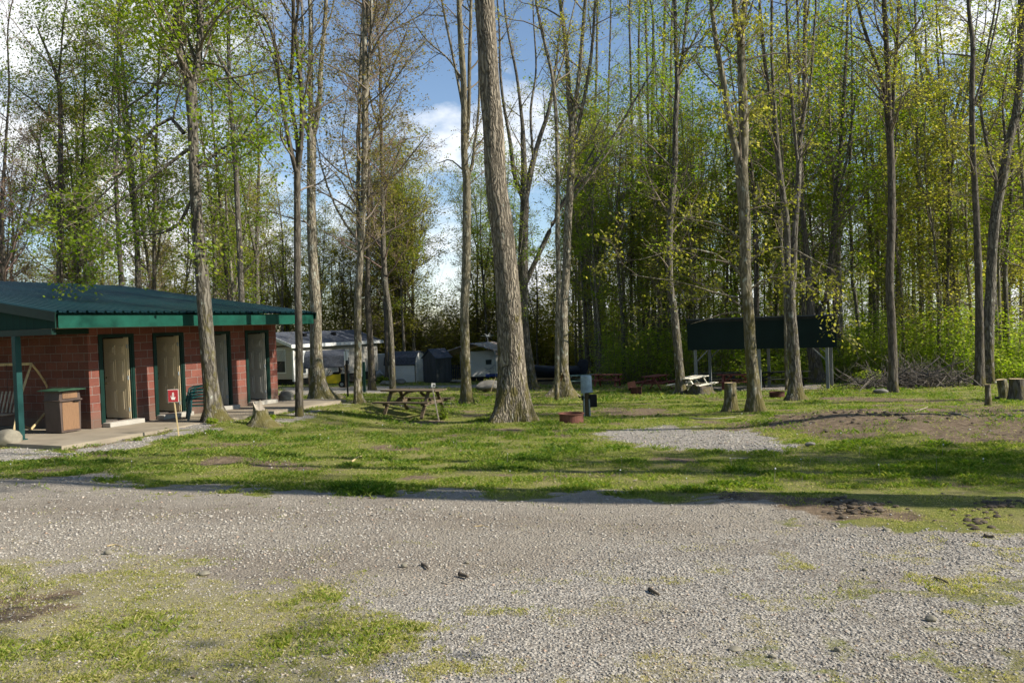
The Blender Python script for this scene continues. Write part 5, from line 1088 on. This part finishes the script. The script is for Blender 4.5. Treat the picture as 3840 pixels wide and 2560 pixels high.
picnic(G(2685, 1450), math.atan2(.02, 1), 'wood_black', 'black picnic table under the left half of the pavilion', 2.6, group='black picnic tables under the pavilion')
picnic(G(2925, 1449), math.atan2(.02, 1), 'wood_black', 'long black picnic table under the right half of the pavilion', 2.9, group='black picnic tables under the pavilion')

# fire rings
def ring(px, py, wpx, hpx, label, mat, plate=False, lip=.04):
    g = G(px, py); k = g[1]/F; r = wpx*k/2; h = hpx*k; o = empty('fire_ring', (g[0], g[1]+r*.6, surf(g[0], g[1]+r*.6)), label=label, cat='fire ring'); n = 28; prof_ = [(r*.93, -.05), (r*.93, h*.93), (r*1.03, h*.95), (r*1.03, h), (r*.88, h), (r*.88, -.05)]
    mb = MB(); vs = [(a*math.cos(t*2*math.pi/n), a*math.sin(t*2*math.pi/n), z) for a, z in prof_ for t in range(n)]; m_ = len(prof_)
    mb.add(vs, [(i*n+t, i*n+(t+1) % n, (i+1)*n+(t+1) % n, (i+1)*n+t) for i in range(m_-1) for t in range(n)]); ob = mb.build('rim', mat, o, smooth=False)
    a = MB(); a.tube([(0, 0, -.05), (0, 0, h*.35)], [r*.88, r*.7], 16); a.build('ash_bed', 'mud', o)
    if plate:
        p = MB(); p.box((-r*.6, r*.7, h*1.2), (r*1.4, .02, h*1.2), Matrix.Rotation(R(-10), 3, 'Y')); p.build('back_plate', mat, o)
ring(2146, 1588, 98, 36, 'reddish steel fire ring in the sun at the foot of the bucket-topped post', 'rust'); ring(2388, 1478, 44, 26, 'dark rusty fire ring with back plate before the middle maroon table', 'rust_dark', True)
ring(2920, 1490, 60, 20, 'dark red fire ring left of the two-stemmed tree, before the pavilion', 'rust_dark'); 

# water post with upturned bucket and utility box
def wpost():
    g = G(2200, 1560); g[2] = surf(g[0], g[1]); k = g[1]/F; o = empty('utility_post', g, label='dark round post with a blue-grey bucket upside down on top and a black box', cat='post')
    H_ = (1560-1408)*k
    p = MB(); p.tube([(0, 0, -.1), (0, 0, .3), (0, 0, H_*.62)], [13*k, 12.5*k, 12.5*k], 18); p.tube([(0, 0, H_*.45), (0, 0, H_*.49)], [14.5*k]*2, 18); p.build('pipe', 'bronze', o)
    p = MB(); p.tube([(11*k, -11*k, 0), (11*k, -11*k, H_*.42)], 3.5*k, 8); p.tube([(-9*k, -10*k, 0), (-9*k, -10*k, H_*.6)], 3*k, 8); p.build('conduit', 'grey_metal', o)
    p = MB(); p.tube([(4*k, 0, H_*.60), (3*k, 0, H_*.63), (2*k, 0, H_*.98), (2*k, 0, H_)], [23*k, 22*k, 20.5*k, 19.5*k], 24); p.tube([(4*k, 0, H_*.595), (4*k, 0, H_*.615)], [24*k]*2, 24); p.build('bucket', 'bucket_blue', o)
    p = MB(); p.box((26*k, 0, H_*.30+12*k), (27*k, 30*k, 46*k), bev=.01); p.build('meter_box', 'black', o)
    p = MB(); p.tube([(-8*k, -12*k, H_*.47), (-26*k, -14*k, H_*.49)], 2.5*k, 6); p.tube([(-26*k, -14*k, H_*.46), (-28*k, -14*k, H_*.52)], 2.5*k, 6); p.tube([(-14*k, -12*k, H_*.40), (-14*k, -12*k, H_*.52)], 4*k, 8); p.build('tap', 'black', o)
plain('bronze', (.075, .06, .032), .5, .5, 4, .2, .2, (1, 1, .3)); plain('bucket_blue', (.24, .31, .37), .5, .35, 5, .1, .1)
wpost()

# white letter marker, plain stake, plant at the table leg
def marker():
    g = G(1648, 1577); g[2] = surf(g[0], g[1]); k = g[1]/F; o = empty('site_marker', g, label='leaning grey stake with a small white card lettered B at the dark picnic table', cat='sign')
    tx, tz = (1624-1648)*k, (1577-1440)*k
    s = MB(); s.bar((0, 0, -.08), (tx, 0, tz), .03, 7.5*k, up=(0, 1, 0)); s.build('stake', 'deadwood', o)
    s = MB(); s.T = Matrix.Translation((tx+6*k, -.028, tz-1*k)) @ Matrix.Rotation(R(8), 4, 'Y'); s.box((0, 0, 0), (14.5*k, .012, 15*k)); c = s.build('card', 'sign_white', o)
    s.__init__(); s.T = Matrix.Translation((tx+8.5*k, -.0355, tz-2.5*k)) @ Matrix.Rotation(R(8), 4, 'Y'); a = k
    for bx_ in ((-2.2, 0, 1.3, 8), (0, 3.4, 4.6, 1.3), (0, 0, 4.6, 1.3), (0, -3.4, 4.6, 1.3), (2.3, 1.8, 1.3, 2.8), (2.6, -1.8, 1.3, 2.8)): s.box((bx_[0]*a, random.uniform(-.0006, 0), bx_[1]*a), (bx_[2]*a, .003, bx_[3]*a))
    s.build('letter', 'black', c)
marker()
g = G(1836, 1470); g = G(1838, 1472); s = MB(); s.bar((0, 0, -.05), (22*g[1]/F, .2, 56*g[1]/F), .02, 6*g[1]/F, up=(0, 1, 0)); ob = s.build('wooden_stake', 'wood_pale'); ob.location = (g[0], g[1], surf(g[0], g[1])); tag(ob, 'pale leaning wooden stake in front of the large dark-sided boulder', 'stake')
def plant(px, py, w, h, n, label, leaf, size=.05, name='plant', cat='plant'):
    g = G(px, py); k = g[1]/F; g[2] = surf(g[0], g[1]); W, Hh = w*k, h*k; o = empty(name, g, label=label, cat=cat); d = np.stack([rng.normal(0, W/Hh*.45, n), rng.normal(0, W/Hh*.4, n), np.ones(n)], 1)
    p = grow(np.zeros((n, 3))+rng.normal(0, W*.06, (n, 3))*[1, 1, 0], d, Hh*(.5+.6*rng.random(n)), 4, -.3, .1); WV, WF = batch_tubes(p, np.full((n, 5), .004), 3); q = np.vstack([p[:, 1], p[:, 2], p[:, 3], p[:, 4]])
    put_crown('foliage', WV, WF, leaves(q, size, .4, 3, W*.06), leaf, 'twig', o)
plant(1662, 1572, 46, 54, 60, 'scruffy dark weed clump growing at the right legs of the dark picnic table', 'leaf_deep', .055)
plant(800, 1604, 60, 26, 26, 'green weed clump at the foot of the building-front maple', 'leaf_fresh', .06); plant(1016, 1580, 20, 26, 14, 'upright green sprout right of the broken stump', 'leaf_fresh', .08)
plant(520, 1650, 50, 18, 22, 'low seedlings in the gravel strip before the slab', 'leaf_fresh', .035)
plant(1432, 1436, 30, 26, 40, 'dark green little shrub left of the brown shed-front trunk', 'leaf_deep', .14, 'shrub', 'shrub'); plant(2810, 1405, 70, 60, 240, 'rounded bright green bush behind the pavilion', 'leaf_fresh', .11, 'bush', 'bush'); plant(3260, 1442, 120, 55, 300, 'low leafy bush right of the curved slim stem', 'leaf_fresh', .10, 'bush', 'bush')

# ------------------------------------------------------------------ pavilion
def pavilion():
    gl, gr = G(2612, 1466), G(3105, 1458); ax = gr-gl; Lw = math.hypot(ax[0], ax[1]); ang = math.atan2(ax[1], ax[0]); z0 = min(surf(*gl[:2]), surf(*gr[:2]))
    o = empty('picnic_pavilion', (gl[0], gl[1], z0), ang, label='open picnic pavilion with a broad blackish-green gable panel on pale posts', cat='pavilion'); hb = 1.98; hp = 1.32; D_ = 3.6
    for x in (0, Lw*.5, Lw):
        for y in (0, D_):
            p = MB(); p.box((x, y, hb/2-.1), (.14, .14, hb+.3), bev=.006); p.build('post', 'post_grey', o)
    x0, x1 = -.34, Lw+.42
    p = MB(); p.box(((x0+x1)/2, -.10, hb+hp/2), (x1-x0, .04, hp)); p.build('front_panel', 'board_dark', o)
    p = MB(); p.box(((x0+x1)/2, -.12, hb+hp+.06), (x1-x0+.06, .10, .13)); p.build('trim_board', 'wood_black', o)
    p = MB(); p.prism([(-.2, hb+hp+.12), (D_/2, hb+hp+.05), (D_+.4, hb+.3), (D_+.4, hb+.36), (D_/2, hb+hp+.12), (-.2, hb+hp+.17)], x0-.05, x1+.05, axis='x'); p.build('roof', 'shingle', o)
    for x, s in ((0, 1), (Lw, -1)):
        for y in (0, D_):
            p = MB(); p.bar((x, y+.02, hb-.62), (x+s*.62, y+.02, hb), .05, .10, up=(0, 1, 0)); p.build('brace', 'post_grey', o)
    for y in (0, D_):
        p = MB(); p.bar((0, y, hb+.08), (Lw, y, hb+.08), .08, .16); p.build('beam', 'wood_black', o)
pavilion()

# ------------------------------------------------------------------ camp at the back
def home():
    a, b = P(1103, 1437, 60.5), P(1419, 1402, 70.); a[2] = b[2] = (a[2]+b[2])/2; d = b-a; Lw = math.hypot(d[0], d[1]); ang = math.atan2(d[1], d[0]); D_ = 5.2; z = a[2]-.1
    o = empty('mobile_home', (a[0], a[1], z), ang, label='cream-sided mobile home with grey shingle roof behind the tall trunks', cat='mobile home'); h = 2.85
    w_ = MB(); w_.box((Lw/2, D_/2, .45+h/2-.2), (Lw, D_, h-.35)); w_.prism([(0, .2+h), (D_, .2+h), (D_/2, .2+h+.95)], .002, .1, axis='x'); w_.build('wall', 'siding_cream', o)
    w_ = MB(); w_.box((Lw/2, D_/2, .15), (Lw-.3, D_-.3, .9)); w_.build('skirting', 'skirt', o)
    r_ = MB(); r_.prism([(-.35, h+.10), (D_/2, h+1.12), (D_+.35, h+.10), (D_+.35, h+.22), (D_/2, h+1.26), (-.35, h+.22)], -.5, Lw+.4, axis='x'); r_.build('roof', 'shingle', o)
    r_ = MB(); r_.bar((-.52, -.37, h+.13), (Lw+.42, -.37, h+.13), .03, .26); r_.build('eave_board', 'white_paint', o)
    for s in (-.37, D_+.37):
        r_ = MB(); r_.bar((-.53, s, h+.14), (-.53, D_/2, h+1.17), .03, .24); r_.build('rake_board', 'white_paint', o)
    for x in (Lw*.28, Lw*.62): 
        r_ = MB(); r_.box((x, 1.5, h+.95), (.3, .3, .3)); r_.build('roof_vent', 'black', o)
    def win(x, y, z0, ww, hh, face):
        f = MB(); T = (lambda p, q, r: (p, q, r))
        if face == 'x': f.box((x, y, z0+hh/2), (.05, ww+.16, hh+.16)); 
        else: f.box((x, y, z0+hh/2), (ww+.16, .05, hh+.16))
        fo = f.build('window', 'white_paint', o); g_ = MB(); h2 = hh/2-.02
        for zz, mt in ((z0+hh*.26, 0), (z0+hh*.75, 1)):
            if face == 'x': g_.box((x-.03, y, zz), (.02, ww, h2), m=mt)
            else: g_.box((x, y-.03, zz), (ww, .02, h2), m=mt)
        g_.build('pane', ['glass', 'blind'], fo)
    for yy in (1.3, 2.7, 4.0): win(-.01, yy, .95, .95, 1.75, 'x')
    win(Lw*.58, -.01, 1.2, .8, 1.2, 'y'); win(Lw*.40, -.01, 1.2, .8, 1.2, 'y')
    # bay side nearer the toilet block: a stretch of the same front, seen past the corner post
    d_ = MB(); d_.box((0, 0, 1.6), (.16, .16, 2.7)); d_.build('corner_trim', 'white_paint', o)
    for xx in (.9, 2.0): win(xx, -.01, .8, .85, 1.7, 'y')
home()
def shelter():
    a = G(1175, 1452); b = G(1312, 1446); o = empty('cart_shelter', (a[0], a[1]-1, surf(a[0], a[1]-1)), R(8), label='small shelter with dark gambrel roof on wooden posts over the yellow golf cart', cat='shelter'); k = a[1]/F; W = 132*k; h = 78*k; hr = 58*k; D_ = 2.0
    for x in (0, W):
        for y in (0, D_):
            p = MB(); p.box((x, y, h/2-.1), (.13, .13, h+.2)); p.build('post', 'wood_old', o); 
            if y == 0: p = MB(); p.bar((x, y, h-.5), (x+(.5 if x == 0 else -.5), y, h), .07, .07); p.build('brace', 'deadwood', o)
    p = MB(); yy = [(-.35, h-.05), (-.1, h+hr*.65), (D_/2, h+hr), (D_+.1, h+hr*.65), (D_+.35, h-.05)]; p.prism(yy+[(y_*.97+.03, z_-.07) for y_, z_ in yy[::-1]], -.3, W-.05, axis='x'); p.build('roof', 'shingle', o)
    p = MB(); p.prism([(-.28, h), (-.05, h+hr*.62), (D_/2, h+hr*.93), (D_+.05, h+hr*.62), (D_+.28, h), (D_*.8, h), (D_*.7, h+hr*.4), (D_*.3, h+hr*.4), (D_*.2, h)], W-.12, W-.07, axis='x'); p.build('gable', 'white_paint', o)
shelter()
def cart():
    g = G(1240, 1452); k = g[1]/F; o = empty('golf_cart', (g[0]+.1, g[1]+.1, surf(g[0], g[1]+.1)), R(4), label='yellow golf cart with black seats parked under the gambrel shelter', cat='golf cart')
    b = MB(); b.prism([(-1.15, .32), (-.75, .32), (-.62, .5), (-.35, .5), (-.2, .32), (.7, .32), (.85, .62), (.72, .9), (.1, .95), (-.3, .80), (-.95, .74), (-1.15, .6)], -.5, .5); b.build('body', 'yellow', o)
    for x in (-.62, .75):
        for s in (-1, 1):
            t = MB(); t.tube([(x, s*.5-.09, .23), (x, s*.5+.09, .23)], [.235]*2, 20); to = t.build('wheel', 'tyre', o); t = MB(); t.tube([(x, s*.5-.10, .23), (x, s*.5+.10, .23)], [.12]*2, 12); t.build('rim', 'grey_metal', to)
    s = MB(); s.box((.35, 0, 1.0), (.5, .9, .12), bev=.03); s.box((.6, 0, 1.25), (.12, .9, .42), bev=.03); s.build('seat', 'black', o)
    s = MB(); s.tube([(-.35, -.2, .75), (-.1, -.2, 1.08)], .02, 6); s.tube([(-.1+.17*math.cos(t)*.5, -.2+.17*math.sin(t), 1.08+.17*math.cos(t)*.8) for t in np.linspace(0, 6.28, 14)], .014, 5); s.build('steering_wheel', 'black', o)
    s = MB(); s.box((.95, 0, .78), (.4, .8, .08)); s.box((1.05, .1, 1.0), (.3, .5, .3), bev=.05); s.build('cargo_rack', 'black', o)
cart()
def post(px, py, top, wpx, label, mat, name='marker_post', extra=None, cat='post'):
    g = G(px, py); k = g[1]/F; o = empty(name, (g[0], g[1], surf(g[0], g[1])), label=label, cat=cat); h = (py-top)*k; p = MB(); p.box((0, 0, h/2-.1), (wpx*k, wpx*k, h+.2)); p.build('post', mat, o)
    for (dx, y0, y1, w_, mt, nm) in extra or (): p = MB(); p.box((dx*k, -wpx*k*.5-.015, (py-(y0+y1)/2)*k), (w_*k, .02, (y1-y0)*k)); p.build(nm, mt, o)
post(1305, 1488, 1318, 5.5, 'thin dark post with two upright white plates in front of the shelter', 'black', extra=[(-5, 1316, 1350, 5.5, 'white_paint', 'plate'), (3, 1316, 1350, 5.5, 'white_paint', 'plate')])
post(1367, 1470, 1356, 9, 'dark green post carrying a bluish white panel, right of the smooth tan trunk', 'green_dark', extra=[(-10, 1360, 1410, 8, 'white_metal', 'panel')])
g = G(1295, 1452); s = MB(); s.box((0, 0, .45), (.5, .5, .9), bev=.03); s.box((0, 0, .93), (.54, .54, .06), bev=.02); ob = s.build('waste_cart', 'green_dark'); ob.location = (g[0], g[1], surf(g[0], g[1])); tag(ob, 'dark green waste bin behind the thin plate post', 'bin')
def shed():
    a = G(1452, 1432); b = G(1557, 1432); k = b[1]/F; o = empty('garden_shed', (b[0], b[1], surf(b[0], b[1])), R(-22), label='white-sided garden shed with rounded gambrel roof', cat='shed'); Lw = 3.0; W = 2.1; hw = 1.6; ht = 2.65
    q = [(0, -.05), (W, -.05), (W, hw), (W*.93, hw+.55), (W*.76, ht-.12), (W/2, ht), (W*.24, ht-.12), (W*.07, hw+.55), (0, hw)]
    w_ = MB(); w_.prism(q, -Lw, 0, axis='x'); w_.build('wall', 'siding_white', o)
    s = MB(); rf_ = [(-.1, hw-.05), (W*.05-.06, hw+.58), (W*.24-.04, ht-.05), (W/2, ht+.08), (W*.76+.04, ht-.05), (W*.95+.06, hw+.58), (W+.1, hw-.05)]; s.prism(rf_+[(W/2+(y-W/2)*.95, z-.06) for y, z in rf_[::-1]], -Lw-.12, .10, axis='x'); s.build('roof', 'shingle', o)
    s = MB(); s.bar((.03, 0, hw-.1), (.03, 0, 0), .05, .05); s.bar((.03, W, hw-.1), (.03, W, 0), .05, .05); s.build('corner_trim', 'green_dark', o)
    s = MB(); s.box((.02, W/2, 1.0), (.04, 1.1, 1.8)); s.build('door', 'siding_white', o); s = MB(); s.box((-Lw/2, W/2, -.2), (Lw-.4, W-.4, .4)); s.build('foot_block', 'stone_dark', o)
shed()
def dshed():
    b = G(1638, 1436); o = empty('tool_shed', (b[0], b[1], surf(b[0], b[1])), R(38), label='dark grey tool shed with lean-to roof beside the white shed', cat='shed'); W = 1.5; D_ = 2.1; h0 = 2.05; h1 = 2.75; X0 = -1.0
    w_ = MB(); w_.prism([(0, -.1), (D_, -.1), (D_, h0), (D_*.5, h1), (0, h0)], 0, 1.5, axis='x'); w_.build('wall', 'shed_dark', o)
    r_ = MB(); r_.prism([(-.1, h0-.03), (D_*.5, h1+.02), (D_+.1, h0-.03), (D_+.1, h0+.04), (D_*.5, h1+.1), (-.1, h0+.04)], -.1, 1.6, axis='x'); r_.build('roof', 'shingle', o)
    for x in (.4, 1.0): r_ = MB(); r_.bar((x, .35, h0+.30), (x, .75, h0+.56), .18, .02); r_.build('skylight', 'white_metal', o)
    r_ = MB(); r_.box((.75, -.015, 1.0), (.95, .03, 1.85)); r_.build('door', 'shed_dark', o)
dshed()
def rv():
    g = P(1880, 1420, 71.); z = gzf(g[0], g[1]); o = empty('travel_trailer', (g[0], g[1], z), R(6), label='white travel trailer with blue skirt stripe parked under the metal carport', cat='caravan')
    Lw = 5.6; w_ = MB(); w_.prism([(-3.6, .5), (-.25, .45), (-.05, .7), (1.4, .75), (1.7, 1.4), (1.55, 2.4), (1.0, 2.75), (-3.6, 2.75)], 0, 2.3); w_.build('body', 'rv_white', o)
    w_ = MB(); w_.box((-.85, -.01, .55), (1.1, .04, .28)); w_.build('stripe', 'blue_trim', o)
    for x, z_, ww, hh in ((-1.1, 1.75, .5, .42), (.05, 1.75, .26, .42), (.40, 1.75, .26, .42)):
        w_ = MB(); w_.box((x, -.01, z_), (ww+.06, .03, hh+.06)); wo2 = w_.build('window', 'grey_metal', o); w_ = MB(); w_.box((x, -.03, z_), (ww, .02, hh)); w_.build('pane', 'glass', wo2)
    w_ = MB(); w_.tube([(-1.55, -.02, .95), (-1.0, -.02, 1.15), (-.5, -.02, 1.5)], .025, 4); w_.tube([(-1.5, -.02, 1.3), (-1.2, -.02, 1.1), (-.6, -.02, 1.2)], .02, 4); w_.tube([(-1.4, -.02, .8), (-.9, -.02, .95)], .02, 4); w_.build('swoosh', 'grey_metal', o)
    w_ = MB(); w_.box((-3.05, -.01, 1.72), (.95, .02, .5), bev=.0); wo2 = w_.build('plate', 'white_metal', o); w_ = MB(); w_.box((-3.05, -.025, 1.72), (.8, .012, .06)); w_.build('lettering_bar', 'grey_metal', wo2)
    w_ = MB(); w_.box((.32, -.012, 1.3), (.75, .03, 1.7)); w_.build('door', 'rv_white', o)
    for x in (-2.6, -1.9): w_ = MB(); w_.tube([(x, .05, .32), (x, .3, .32)], [.33]*2, 18); w_.build('wheel', 'tyre', o)
    w_ = MB(); w_.prism([(-3.2, .0), (-2.85, .0), (-2.9, .72), (-3.05, .8), (-3.2, .72)], -.6, -.25); w_.build('tank', 'white_metal', o)
    # carport
    c = P(1765, 1420, 70.2); z = gzf(c[0], c[1]); o = empty('carport', (c[0], c[1], z), R(6), label='curved metal carport roof strewn with leaves above the travel trailer', cat='carport')
    k = 70.2/F; q = [(-3.1, 2.35), (-3.0, 2.55), (0, 3.42), (1.9, 2.85), (2.15, 2.7), (2.25, 2.3)]; q2 = [(x, z_-.06) if i not in (0, 5) else (x+(.06 if i == 0 else -.06), z_) for i, (x, z_) in enumerate(q)]
    w_ = MB()
    sk = 2.6
    for i in range(5):
        a, b2 = q[i], q[i+1]; w_.add([(a[0], -.6, a[1]), (b2[0], -.6, b2[1]), (b2[0]+sk, 5, b2[1]), (a[0]+sk, 5, a[1])], [(0, 1, 2, 3)]); a, b2 = q2[i], q2[i+1]; w_.add([(a[0], -.6, a[1]), (b2[0], -.6, b2[1]), (b2[0]+sk, 5, b2[1]), (a[0]+sk, 5, a[1])], [(0, 1, 2, 3)])
        w_.bar((q[i][0], -.62, q[i][1]), (q[i+1][0], -.62, q[i+1][1]), .05, .09)
    w_.build('roof', 'carport_roof', o)
    for x in (-3.05, 2.22, 2.22+1.75):
        w_ = MB(); w_.bar((x, -.55, -.2), (x, -.55, 2.45), .06, .06); w_.build('post', 'grey_metal', o)
    # antenna mast
    post(1832, 1422, 1294, 5.0, 'dark green mast with a television aerial and a bird feeder before the trailer', 'green_dark', 'aerial_mast', cat='mast'); mo = [x for x in bpy.data.objects if x.name.startswith('aerial_mast')][0]; k = mo.location[1]/F
    w_ = MB(); z0 = (1422-1294)*k; w_.tube([(.06, 0, z0-.6), (.06, 0, z0+.95)], .018, 5); w_.tube([(-.62, 0, z0+.95), (.7, 0, z0+.95)], .02, 5)
    for dx, dz in ((.35, .18), (-.3, .2), (.42, -.25), (.25, .3)): w_.tube([(.06-dx*.5, -.05, z0+.95-dz*.5), (.06+dx, .05, z0+.95+dz)], .012, 4)
    w_.build('aerial', 'white_metal', mo); w_ = MB(); w_.box((-.25, -.1, (1422-1350)*k), (.22, .2, .2)); w_.build('feeder', 'white_paint', mo); w_ = MB(); w_.box((.1, -.1, (1422-1355)*k), (.55, .16, .04)); w_.build('bracket', 'wood_old', mo)
m, nt, b = newmat('carport_roof'); v = coords(nt); nn_ = noise(nt, v, 3.5, 5, .7); L(nt, ramp(nt, nn_, [(.40, (.50, .50, .49)), (.52, (.34, .27, .24)), (.7, (.22, .13, .10))]), b.inputs['Base Color']); b.inputs['Roughness'].default_value = .7
rv()
g = P(1700, 1412, 72.); f = MB()
for i in range(26): f.box((i*.16-2.6, 0, .75), (.11, .025, 1.5))
f.box((-.5, .03, 1.2), (4.2, .04, .09)); f.box((-.5, .03, .4), (4.2, .04, .09)); ob = f.build('board_fence', 'shed_dark'); ob.location = (g[0]+.4, g[1], gzf(g[0], g[1])); tag(ob, 'dark slatted fence between the tool shed and the trailer', 'fence')
def van():
    g = P(1432, 1424, 74); o = empty('white_camper', (g[0], g[1], gzf(g[0], g[1])), R(80), label='sliver of a white camper seen between the mobile home and the white shed', cat='camper')
    b = MB(); b.prism([(-1.3, .5), (1.3, .5), (1.3, 2.1), (1.0, 2.55), (-1.3, 2.55)], -1, 1); b.build('body', 'rv_white', o); b = MB(); b.tube([(-1.5, .2, .35), (-1.5, -.5, .9)], .28, 12); b.build('gas_bottle', 'white_metal', o)
    for x in (-.5, .5):
        b = MB(); b.tube([(x, -1.02, .33), (x, -.8, .33)], [.33]*2, 16); b.build('wheel', 'tyre', o)
van()
def boat():
    a = G(2100, 1418); g = P(2100, 1418, 50.); z = gzf(g[0], g[1]); o = empty('covered_boat', (g[0], g[1], z), R(-6), label='small boat under a dark cover on its trailer behind the hollow-based tree', cat='boat'); Lh = 2.05
    st = np.linspace(-1, .62, 12); vs = []; n = 9
    for s in st:
        w_ = .85*(1-max(0, -(s+.2)/.85)**2.2) if s < -.2 else .85; w_ = max(w_, .03); zb = .62+.32*max(0, -s-.35)**1.5; zt = 1.12+.22*max(0, -s)**1.6+(.10 if s > -.4 else .1); x = s*Lh
        for j in range(n):
            t = -1+2*j/(n-1); vs.append((x, t*w_, zt+.12*(1-t*t)))
        for j in range(n-1, -1, -1):
            t = -1+2*j/(n-1); vs.append((x, t*w_*(.62+.38*abs(t)**.3*.6), zb+.0+(zt-zb)*abs(t)**3*.6))
    m2 = 2*n; fs = [(i*m2+j, i*m2+(j+1) % m2, (i+1)*m2+(j+1) % m2, (i+1)*m2+j) for i in range(11) for j in range(m2)]+[tuple(range(m2)), tuple(11*m2+j for j in range(m2))]
    h = MB(); h.add(vs, fs); h.build('hull', 'boat_cover', o, smooth=True)
    h = MB(); h.prism([(1.05, .95), (1.15, 1.5), (1.25, 1.72), (1.65, 1.75), (1.85, 1.55), (1.8, 1.1), (1.6, .7), (1.25, .7)], -.28, .28); h.build('outboard_motor', 'boat_cover', o)
    h = MB(); h.bar((-2.6, -.3, .45), (1.3, -.3, .45), .06, .08); h.bar((-2.6, .3, .45), (1.3, .3, .45), .06, .08); h.bar((.3, -.9, .38), (.3, .9, .38), .06, .06); h.build('trailer_frame', 'black', o)
    for s in (-1, 1): h = MB(); h.tube([(.3, s*.98-.08, .3), (.3, s*.98+.08, .3)], [.3]*2, 16); h.build('wheel', 'tyre', o)
boat()
# brush piles
def brush(px0, px1, py, hpx, n, label, seed, thick=.02, mat='brushwood'):
    rs = np.random.default_rng(seed); a, b = G(px0, py), G(px1, py); k = a[1]/F; h = hpx*k; c = (a+b)/2; c[2] = surf(c[0], c[1]); W = np.linalg.norm((b-a)[:2])/2; t = rs.normal(0, .45, n).clip(-1, 1); x = t*W; z = h*rs.random(n)*(1-.6*abs(t)); y = rs.normal(0, .6, n); az = rs.random(n)*6.28; el = rs.normal(.1, .35, n)
    st = np.stack([x, y, z], 1); d = np.stack([np.cos(az)*np.cos(el), np.sin(az)*np.cos(el)*.6, np.sin(el)], 1); Ln = .5+rs.random(n)*1.8; st = st-d*Ln[:, None]/2; st[:, 2] = np.maximum(st[:, 2], 0)
    p = grow(st, d, Ln, 5, 0, .14); p[..., 2] = np.maximum(p[..., 2], .01); r = thick*(.3+rs.random(n)**2)[:, None]*np.linspace(1, .35, 6)[None]
    V, Fq = batch_tubes(p, r, 5); q, d2, r2, _ = children(p, r, 2, .3, .7); p2 = grow(q, d2, .25+.5*rs.random(len(q)), 3, 0, .15); V2, F2 = batch_tubes(p2, np.full((len(q), 1), .006)*np.linspace(1, .5, 4)[None], 3)
    ob = npmesh('brush_pile', np.vstack([V, V2]), np.vstack([Fq, F2+len(V)]), mat); ob.location = c; return tag(ob, label, 'brush pile')
brush(3200, 3680, 1452, 52, 420, 'long heap of cut grey branches at the woods edge, left of the touching pair', 3, .028)
brush(2660, 2770, 1418, 42, 220, 'small twiggy brush pile behind the black table, seen under the pavilion', 4)
brush(3120, 3180, 1420, 16, 80, 'little scatter of dead wood behind the pavilion end post', 6)
def log(px0, py0, px1, py1, r, label, mat='bark_grey'):
    a, b = G(px0, py0), G(px1, py1); a[2] = surf(*a[:2])+r*.8; b[2] = surf(*b[:2])+r*.8; n = 9; t = np.linspace(0, 1, n)[:, None]; p = (a*(1-t)+b*t)-a; V, Fq = trunk_geo([(p, np.full(n, r))], 12, 0, r, .06)
    o = empty('log', a, label=label, cat='log'); npmesh('bark_body', V, Fq, mat, o, smooth=True); c = MB()
    d = Vector(nrm((b-a)[None])[0]); c.tube([Vector(p[0])-d*.004, Vector(p[0])+d*.01], r*.96, 12); c.tube([Vector(p[-1])-d*.01, Vector(p[-1])+d*.004], r*.96, 12); c.build('cut_end', 'cut_wood', o)
log(3462, 1446, 3520, 1432, .12, 'short log with a reddish cut end sticking out of the brush heap')
log(3120, 1432, 3176, 1428, .10, 'fallen log right of the pavilion end post'); log(2385, 1412, 2560, 1408, .13, 'dark fallen log in the woods behind the middle maroon table', 'bark_dark')
# hollow of the pale tree: raised patch, inner shade put into its colour, with its lips of pale new wood
def hollow():
    Y = J.location.y; k = Y/F; c = P(2106, 1430, Y)-np.array(J.location); c[1] -= 24*k; mb = MB(); n = 14; vs = []; fs = []
    for i in range(n+1):
        t = -1+2*i/n; w_ = 9.5*k*math.sqrt(max(.02, 1-abs(t)**2.2))
        for j in range(7): a = -math.pi/2+math.pi*j/6; vs.append((c[0]+w_*math.sin(a)+t*3*k, c[1]-.03*math.cos(a)-abs(t)*.0, c[2]+t*31*k))
    fs = [(i*7+j, i*7+j+1, i*7+j+8, i*7+j+7) for i in range(n) for j in range(6)]
    mb.add(vs, fs); ho = mb.build('hollow', 'hollow', J, smooth=True)
    mb = MB()
    for s in (-1, 1):
        p = [(c[0]+s*10.5*k*math.sqrt(max(.1, 1-abs(t)**2.2))+t*3*k, c[1]-.02, c[2]+t*33*k) for t in np.linspace(-1, 1, 12)]; mb.tube(p, [3.0*k*(1+.3*math.sin(i*2.1)) for i in range(12)], 7)
    mb.build('hollow_lip', 'bark_pale', J, smooth=True)
hollow()
